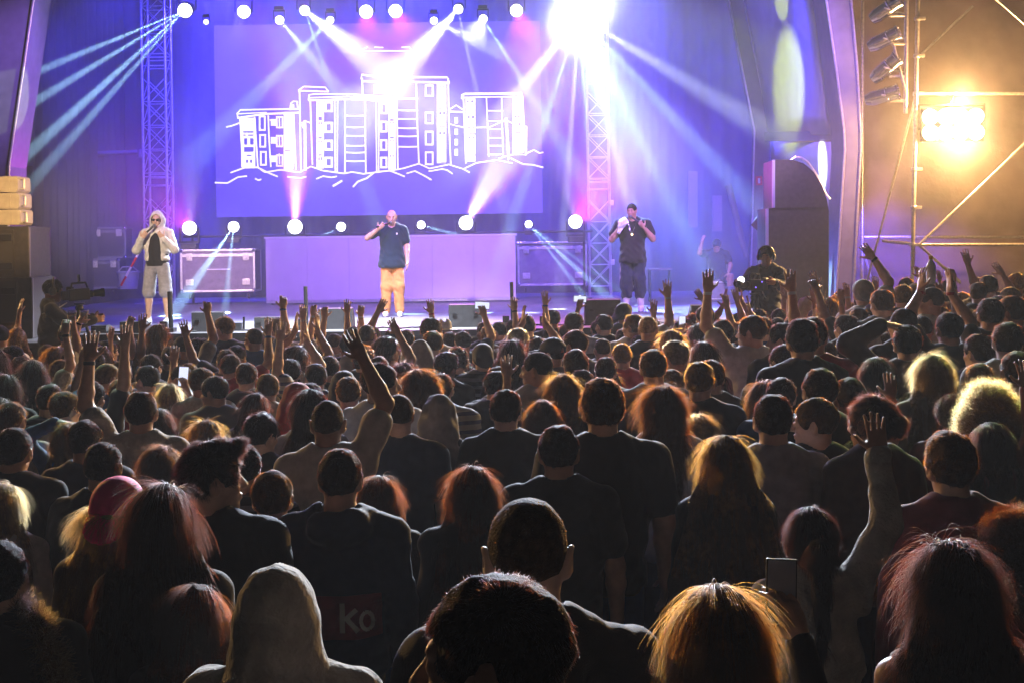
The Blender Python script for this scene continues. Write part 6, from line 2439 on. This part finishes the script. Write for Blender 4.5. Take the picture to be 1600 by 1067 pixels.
for ch_ in r.children:
    if ch_.name.startswith('shorts'):
        ch_.data.materials[0] = M['cloth_l']
face_bits(r, f, 'k', True)
microphone(r, f, 1, 'black microphone held by the hooded singer')

# middle singer
pC = P(614, 494, 23.0)
pC.z = STZ + .003
HCn = P(623, 329, 23.0).z - STZ
legsC = [((-.088, 0, .92), (-.10, .03, .50), (-.115, .0, .088)), ((.088, 0, .92), (.10, .02, .50), (.12, -.02, .088))]
r, f, g_ = performer(pC, HCn, 184, ('down', 'mic2'), 'tee', 'x', 'bald', 'b', 'a', 'middle singer with a shaved head, dark blue t-shirt and tan cargo trousers', hyaw=0, hpitch=-8, legs=legsC,
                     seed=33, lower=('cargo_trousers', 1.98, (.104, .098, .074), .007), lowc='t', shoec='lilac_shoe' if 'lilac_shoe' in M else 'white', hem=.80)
face_bits(r, f, 'b')
microphone(r, f, 1, 'black microphone held by the middle singer')
em = MB().box((-.085, .128, 1.36), (.022, .012, .03), bev=.004).build('emblem', M['white'])
em.parent = r
MB_ = MB().box((.115, .128, .84), (.035, .012, .010)).build('hem_tag', M['white'])
MB_.parent = r

# singer in dark clothes
pR = P(990, 488, 23.6)
pR.z = STZ + .003
HRr = min(1.98, P(997, 319, 23.6).z - STZ)
r, f, g_ = performer(pR, HRr, 172, ('mic4', 'mic4'), 'tee', 'k', 'buzz', 'd', 'b', 'big singer in a dark t-shirt and dark cropped trousers with white socks', hyaw=-14, hpitch=-6,
                     seed=35, lower=('cropped_trousers', 1.55, (.115, .105, .088), .012), lowc='n', shoec='white', socks=True, hem=.78, big=1.14)
face_bits(r, f, 'd')
microphone(r, f, -1, 'black microphone held by the singer in dark clothes')
g = Grid((-.09, .07, .52), (.2, .2, .95), .01)
for (a_, b_) in (((.150, .055, .92), (.175, .07, .55)),):
    pass
st_ = MB().box((.205, .02, .70), (.012, .035, .46), rot=Euler((0, math.radians(-2.5), 0)).to_matrix(), bev=.004).build('side_stripe', M['cloth_w'])
st_.parent = r
mtx = Matrix.LocRotScale(r.location, r.rotation_euler, r.scale)
pd = MB().path([(-.07, .10, 1.46), (-.03, .135, 1.33), (0, .15, 1.27), (.03, .135, 1.33), (.07, .10, 1.46)], .003, 6).build('necklace', M['chrome'])
pd.parent = r
pn_ = MB().ball((0, .165, 1.25), .014, 12, (1, .5, 1)).build('pendant', M['bulb'])  # pendant with a glow put into its material
pn_.parent = pd
# white towel in his hand
pp, u_, n__, t_ = f.info_of(1)
g = Grid(np.array(pp) - .2, np.array(pp) + .2, .009)
g.ell(np.array(pp) + np.array((-.02, .05, .03)), (.085, .05, .07), rot(20, 0, 30), 0)
g.cone(np.array(pp) + np.array((.0, .05, .0)), np.array(pp) + np.array((.05, .04, -.13)), .04, .03, .03)
g.wrinkle(.014, 34, 8)
V, Q = g.mesh()
tw = bpy.data.objects.new('towel', make_mesh('towel', (np.array([list(mtx @ Vector(v_)) for v_ in V], np.float32)), Q, [M['white']]))
COL.objects.link(tw)
tag(tw, 'white towel crumpled in the hand of the singer in dark clothes', 'towel')

# seated man in the wing
pS = P(1128, 458, 26.6)
legsS = [((-.09, .02, .92), (-.25, .42, .98), (-.20, .36, .54)), ((.09, .02, .92), (.25, .42, .98), (.27, .40, .54))]
sS = 1.0
r, f, g_ = performer((pS.x, 27.25, STZ - .455), 1.75, 176, ('knee', 'brow'), 'tee', 'k', 'short', 'k', 'b', 'man sitting on a low case in the wing, head bowed into one hand', hyaw=0, hpitch=-38, legs=legsS,
                     seed=37, lower=('shorts', .72, (.10, .10, 0), .008), lowc='k', hem=.80)
face_bits(r, f, 'k')


# camera operators
def headphones(root, f):
    R, h = f.R, f.h
    o = 1.635
    g = Grid(h((0, 0, o + .04)) - .16, h((0, 0, o + .04)) + .16, .006)
    for s_ in (-1, 1):
        g.ell(h((s_ * .105, -.005, o)), (.024, .042, .048), R, 0)
    pts = [h((math.cos(a) * .108, -.005, o + .03 + math.sin(a) * .118)) for a in np.linspace(0, math.pi, 12)]
    for a_, b_ in zip(pts[:-1], pts[1:]):
        g.cone(a_, b_, .013, .013, .006)
    child('headphones', make_mesh('headphones', *g.mesh(), [M['black']]), root)


def video_camera(pos, d, label, s=1.0):
    d = Vector((d[0], d[1], d[2])).normalized()
    sd = d.cross(Vector((0, 0, 1))).normalized()
    up = sd.cross(d)
    q = Matrix((sd, d, up)).transposed()
    t = thing('video_camera', label, 'video camera', pos, 'video cameras')

    def at(x, y, z):
        return Vector(pos) + sd * x * s + d * y * s + up * z * s
    MB().box(at(0, 0, .1), (.14 * s, .34 * s, .2 * s), q, .02).box(at(0, -.22, .1), (.11 * s, .12 * s, .16 * s), q, .015).build('camera_body', M['black'], t)
    MB().lathe([(.06 * s, 0), (.065 * s, .05 * s), (.055 * s, .06 * s), (.06 * s, .16 * s), (.075 * s, .2 * s), (.075 * s, .24 * s), (.06 * s, .24 * s)], at(0, .17, .1), d, 20).build('lens_barrel', M['black_metal'], t, True)
    MB().lathe([(.06 * s, 0), (.05 * s, .01 * s), (.01 * s, .016 * s)], at(0, .40, .1), d, 20).build('lens_glass', M['glass_dark'], t, True)
    MB().path([at(0, -.12, .2), at(0, -.10, .29), at(0, .12, .29), at(0, .15, .2)], .016 * s).build('top_handle', M['black_metal'], t, True)
    MB().box(at(-.02, .02, .37), (.18 * s, .02 * s, .12 * s), q, .006).tube(at(-.02, .0, .29), at(-.02, .02, .33), .012 * s).build('monitor', M['black'], t)
    MB().lathe([(.03 * s, 0), (.04 * s, .03 * s), (.04 * s, .1 * s), (.03 * s, .12 * s)], at(-.12, -.06, .2), -d, 14).build('viewfinder', M['black'], t, True)
    MB().path([at(.0, -.2, -.02), at(.12, -.42, -.12), at(.13, -.62, -.16)], .011 * s).build('pan_bar', M['steel'], t, True)
    for k, (x, y, z) in enumerate(((-.075, -.1, .16), (-.075, .05, .06))):
        MB().ball(at(x, y, z), .012 * s, 8).build('indicator', M['led_blue'], t, True)
    return t


def tripod(pos, gz, label, r=.45):
    t = thing('tripod', label, 'tripod', (pos[0], pos[1], gz), 'camera tripods')
    p = Vector(pos)
    MB().lathe([(.05, -.10), (.06, -.06), (.045, -.03), (.07, -.02), (.07, -.004)], p, n=16).build('head', M['black_metal'], t, True)
    for k in range(3):
        a = 2 * math.pi * k / 3 + .5
        ft_ = Vector((p.x + r * math.cos(a), p.y + r * math.sin(a), gz))
        lg = MB().tube(p + Vector((.03 * math.cos(a), .03 * math.sin(a), -.08)), (p + ft_) / 2, .02).tube((p + ft_) / 2, ft_, .014).build('leg', M['black_metal'], t, True)
        MB().ball(ft_ + Vector((0, 0, .02)), .022, 10).build('foot', M['rubber'], lg, True)
    return t


oL = P(88, 520, 17.7)
zt_ = P(82, 439, 17.7).z
r, f, g_ = performer((oL.x - .05, 17.7, 0), zt_ - .0, -72, ('rig', 'rig'), 'jacket', 'k', 'short', 'k', 'b', 'camera operator in black with headphones beside the bass speakers', hpitch=-6, seed=41,
                     lower=('trousers', 1.97, (.098, .08, .062), .008), lowc='k', shoec='black')
headphones(r, f)
cp_ = P(124, 470, 17.75)
video_camera(cp_, (.9, .45, .06), 'black video camera pointing across the stage, beside the bass speakers', .8)
tripod(cp_ + Vector((0, 0, -.03)), 0, 'black tripod under the video camera beside the bass speakers')

pw = thing('camera_platform', 'small black platform lifting the second camera operator before the stage', 'platform', (P(1192, 520, 18.2).x, 18.2, 0))
px_ = P(1192, 520, 18.2).x
zt2 = P(1197, 389, 18.3).z
MB().box((px_, 18.2, .53), (1.3, 1.2, .06), bev=.006).build('top', M['deck'], pw)
for sx in (-1, 1):
    for sy in (-1, 1):
        MB().tube((px_ + sx * .58, 18.2 + sy * .52, 0), (px_ + sx * .58, 18.2 + sy * .52, .5), .03).build('leg', M['steel'], pw, True)
r, f, g_ = performer((P(1199, 480, 18.3).x, 18.35, .563), zt2 - .563, 152, ('rig', 'rig'), 'jacket', 'k', 'short', 'k', 'b', 'second camera operator in black with headphones, facing the crowd', hyaw=12, seed=43,
                     lower=('trousers', 1.97, (.098, .08, .062), .008), lowc='k', shoec='black')
headphones(r, f)
face_bits(r, f, 'k')
cp_ = P(1179, 455, 17.95)
video_camera(cp_, (-.75, -.55, .05), 'black video camera with tiny blue lights before the speaker stack', .78)
tripod(cp_ + Vector((0, 0, -.03)), .563, 'black tripod carrying the second video camera', .35)
sun_ = P(1158, 438, 17.8)
hl = thing('camera_light', 'small round white light clipped to the second video camera', 'light', sun_)
MB().lathe([(.02, -.06), (.045, -.05), (.05, 0), (.045, .004)], sun_, (-.3, -1, .1), 16).build('housing', M['black'], hl, True)
MB().lathe([(.044, .004), (.03, .014), (.005, .018)], sun_, (-.3, -1, .1), 16).build('lens', M['lens'], hl, True)


# ------------------------------------------------------------------ things held up in the crowd
def axes(u, n, t):
    return Matrix((t, n, u)).transposed()


def phone(p, side, label, screen='phone_screen', land=True, dark=False):
    r, f = p['root'], p['fig']
    o, u, n, t = hand_world(r, f, side)
    c = o + Vector((0, .01, .05))
    q = Euler((math.radians(-8), math.radians(4), math.radians(gs.uniform(-12, 12)))).to_matrix()
    w_, h_ = (.15, .075) if land else (.075, .15)
    T = thing('phone', label, 'phone', c, 'phones held up in the crowd')
    MB().box(c, (w_, .009, h_), q, .003).build('shell', M['black'], T)
    MB().box(c + q @ Vector((0, -.0055, 0)), (w_ - .008, .002, h_ - .008), q).build('display', M['grey_plastic' if dark else screen], T)


def cup(p, side, label, fill=.45):
    r, f = p['root'], p['fig']
    o, u, n, t = hand_world(r, f, side)
    c = o + Vector((.0, -.005, -.06))
    T = thing('cup', label, 'cup', c, 'plastic cups held up')
    MB().lathe([(.030, 0), (.031, .004), (.043, .125), (.045, .127), (.045, .13), (.0415, .127), (.029, .006)], c, n=24).build('tumbler', M['cup'], T, True)
    MB().lathe([(.0275, .0065), (.0275 + .012 * fill, .12 * fill)], c, n=24).build('beer', M['beer'], T, True)


if 'PH0' in HELD:
    phone(HELD['PH0'], 1, 'pale unlit phone raised beside the orange edged hair', land=False, dark=True)
phone(HELD['PH1'], 1, 'lit phone held upright by the blond woman filming', land=False)
phone(HELD['PH2'], 1, 'small phone with a blue screen above the blond hair', 'phone_blue')
phone(HELD['PH3'], 1, 'phone held sideways next to the white hat')
phone(HELD['PH4'], -1, 'bright phone held sideways before the rounded stage monitor')
phone(HELD['PH5'], -1, 'small glowing phone near the stage wing', land=False)
cup(HELD['CUP1'], 1, 'clear plastic cup held up near the bass speaker', .35)
cup(HELD['CUP2'], -1, 'plastic cup of yellow beer held up over the front rows', .85)
p = HELD['WHI']
o, u, n, t = hand_world(p['root'], p['fig'], -1)
bt = thing('bottle', 'white bottle between the clapping hands near the scaffold', 'bottle', o)
b0 = o + Vector((.05, 0, -.02))
MB().lathe([(.034, 0), (.036, .01), (.036, .13), (.03, .15), (.014, .175), (.014, .19)], b0, n=20).build('flask', M['white'], bt, True)
MB().lathe([(.017, .185), (.017, .21), (.012, .212)], b0, n=16).build('cap', M['bulb'] if False else M['lens_yellow'] if False else M['beer'], bt, True)

# ------------------------------------------------------------------ fur trim on the coat at the picture's edge
p = HELD['FUR']
r = p['root']
half = [(.07, -.02, 1.56), (.14, -.08, 1.51), (.20, -.13, 1.42), (.25, -.17, 1.30), (.24, -.20, 1.18), (.15, -.235, 1.08), (.0, -.25, 1.04)]
arc = [np.array((-q[0], q[1], q[2])) for q in half] + [np.array(q) for q in half[-2::-1]]
g = Grid((-.34, -.40, .94), (.34, .14, 1.66), .010)
g.ell((0, -.15, 1.30), (.22, .085, .24), rot(0, -14), 0)
V, Q = g.mesh()
hd_ = child('hood', make_mesh('hood', V, Q, [M['cloth_k']]), r)
g = Grid((-.34, -.40, .94), (.34, .14, 1.66), .010)
for a_, b_ in zip(arc[:-1], arc[1:]):
    g.cone(a_, b_, .026, .026, .02)
V, Q = g.mesh()
ft_ = child('fur_trim', make_mesh('fur_trim', V, Q, [M['hair_l']]), hd_)
curves_object('fur_strands', strands(V, Q, 11000, 'fur', np.array((0, -.1, 1.3)), 9, 4), .0009, M['fur'], hd_)

# ------------------------------------------------------------------ stripe and letters on the back of the navy hoodie
p = HELD['LET']
gm = p['garment']
me = gm.data
co = np.zeros(len(me.vertices) * 3, np.float32)
me.vertices.foreach_get('co', co)
co = co.reshape(-1, 3)
back = co[(co[:, 1] < .02) & (np.abs(co[:, 0]) < .24)]


def back_y(x, z):
    d = (back[:, 0] - x) ** 2 + (back[:, 2] - z) ** 2
    k = np.argsort(d)[:6]
    return float(np.average(back[k, 1], weights=1 / (d[k] + 1e-5)))


def decal(name, polys, m, lift):
    bm = bmesh.new()
    for (x0, z0, x1, z1, wd) in polys:
        n = max(1, int(math.hypot(x1 - x0, z1 - z0) / .012))
        d = np.array((x1 - x0, z1 - z0))
        d = d / np.linalg.norm(d)
        nx = np.array((-d[1], d[0]))
        m_ = max(2, int(wd / .012) + 1)
        rows = []
        for i in range(n + 1):
            c = np.array((x0, z0)) + (np.array((x1, z1)) - np.array((x0, z0))) * i / n
            rows.append([bm.verts.new((c[0] + nx[0] * wd * (j / (m_ - 1) - .5), back_y(c[0] + nx[0] * wd * (j / (m_ - 1) - .5), c[1] + nx[1] * wd * (j / (m_ - 1) - .5)) - lift,
                                       c[1] + nx[1] * wd * (j / (m_ - 1) - .5))) for j in range(m_)])
        for a_, b_ in zip(rows[:-1], rows[1:]):
            for j in range(m_ - 1):
                bm.faces.new((a_[j], a_[j + 1], b_[j + 1], b_[j]))
    mm = bpy.data.meshes.new(name)
    bm.to_mesh(mm)
    bm.free()
    mm.materials.append(m)
    o = bpy.data.objects.new(name, mm)
    COL.objects.link(o)
    o.parent = gm
    md = o.modifiers.new('thick', 'SOLIDIFY')
    md.thickness = .003
    md.offset = 1
    return o


ZL = 1.125
decal('stripe', [(-.16, ZL, .17, ZL, .17)], M['cloth_m'], .004)
lz = .115
kx, ox = .02, .115
letters = [(kx, ZL - lz / 2, kx, ZL + lz / 2, .02), (kx + .012, ZL - .005, kx + .055, ZL + .03, .018), (kx + .016, ZL + .0, kx + .06, ZL - lz / 2, .018)]
for i in range(10):
    a0, a1 = 2 * math.pi * i / 10, 2 * math.pi * (i + 1) / 10
    letters.append((ox + .024 * math.cos(a0), ZL - .018 + .038 * math.sin(a0), ox + .024 * math.cos(a1), ZL - .018 + .038 * math.sin(a1), .014))
decal('lettering', letters, M['cloth_b'], .010)
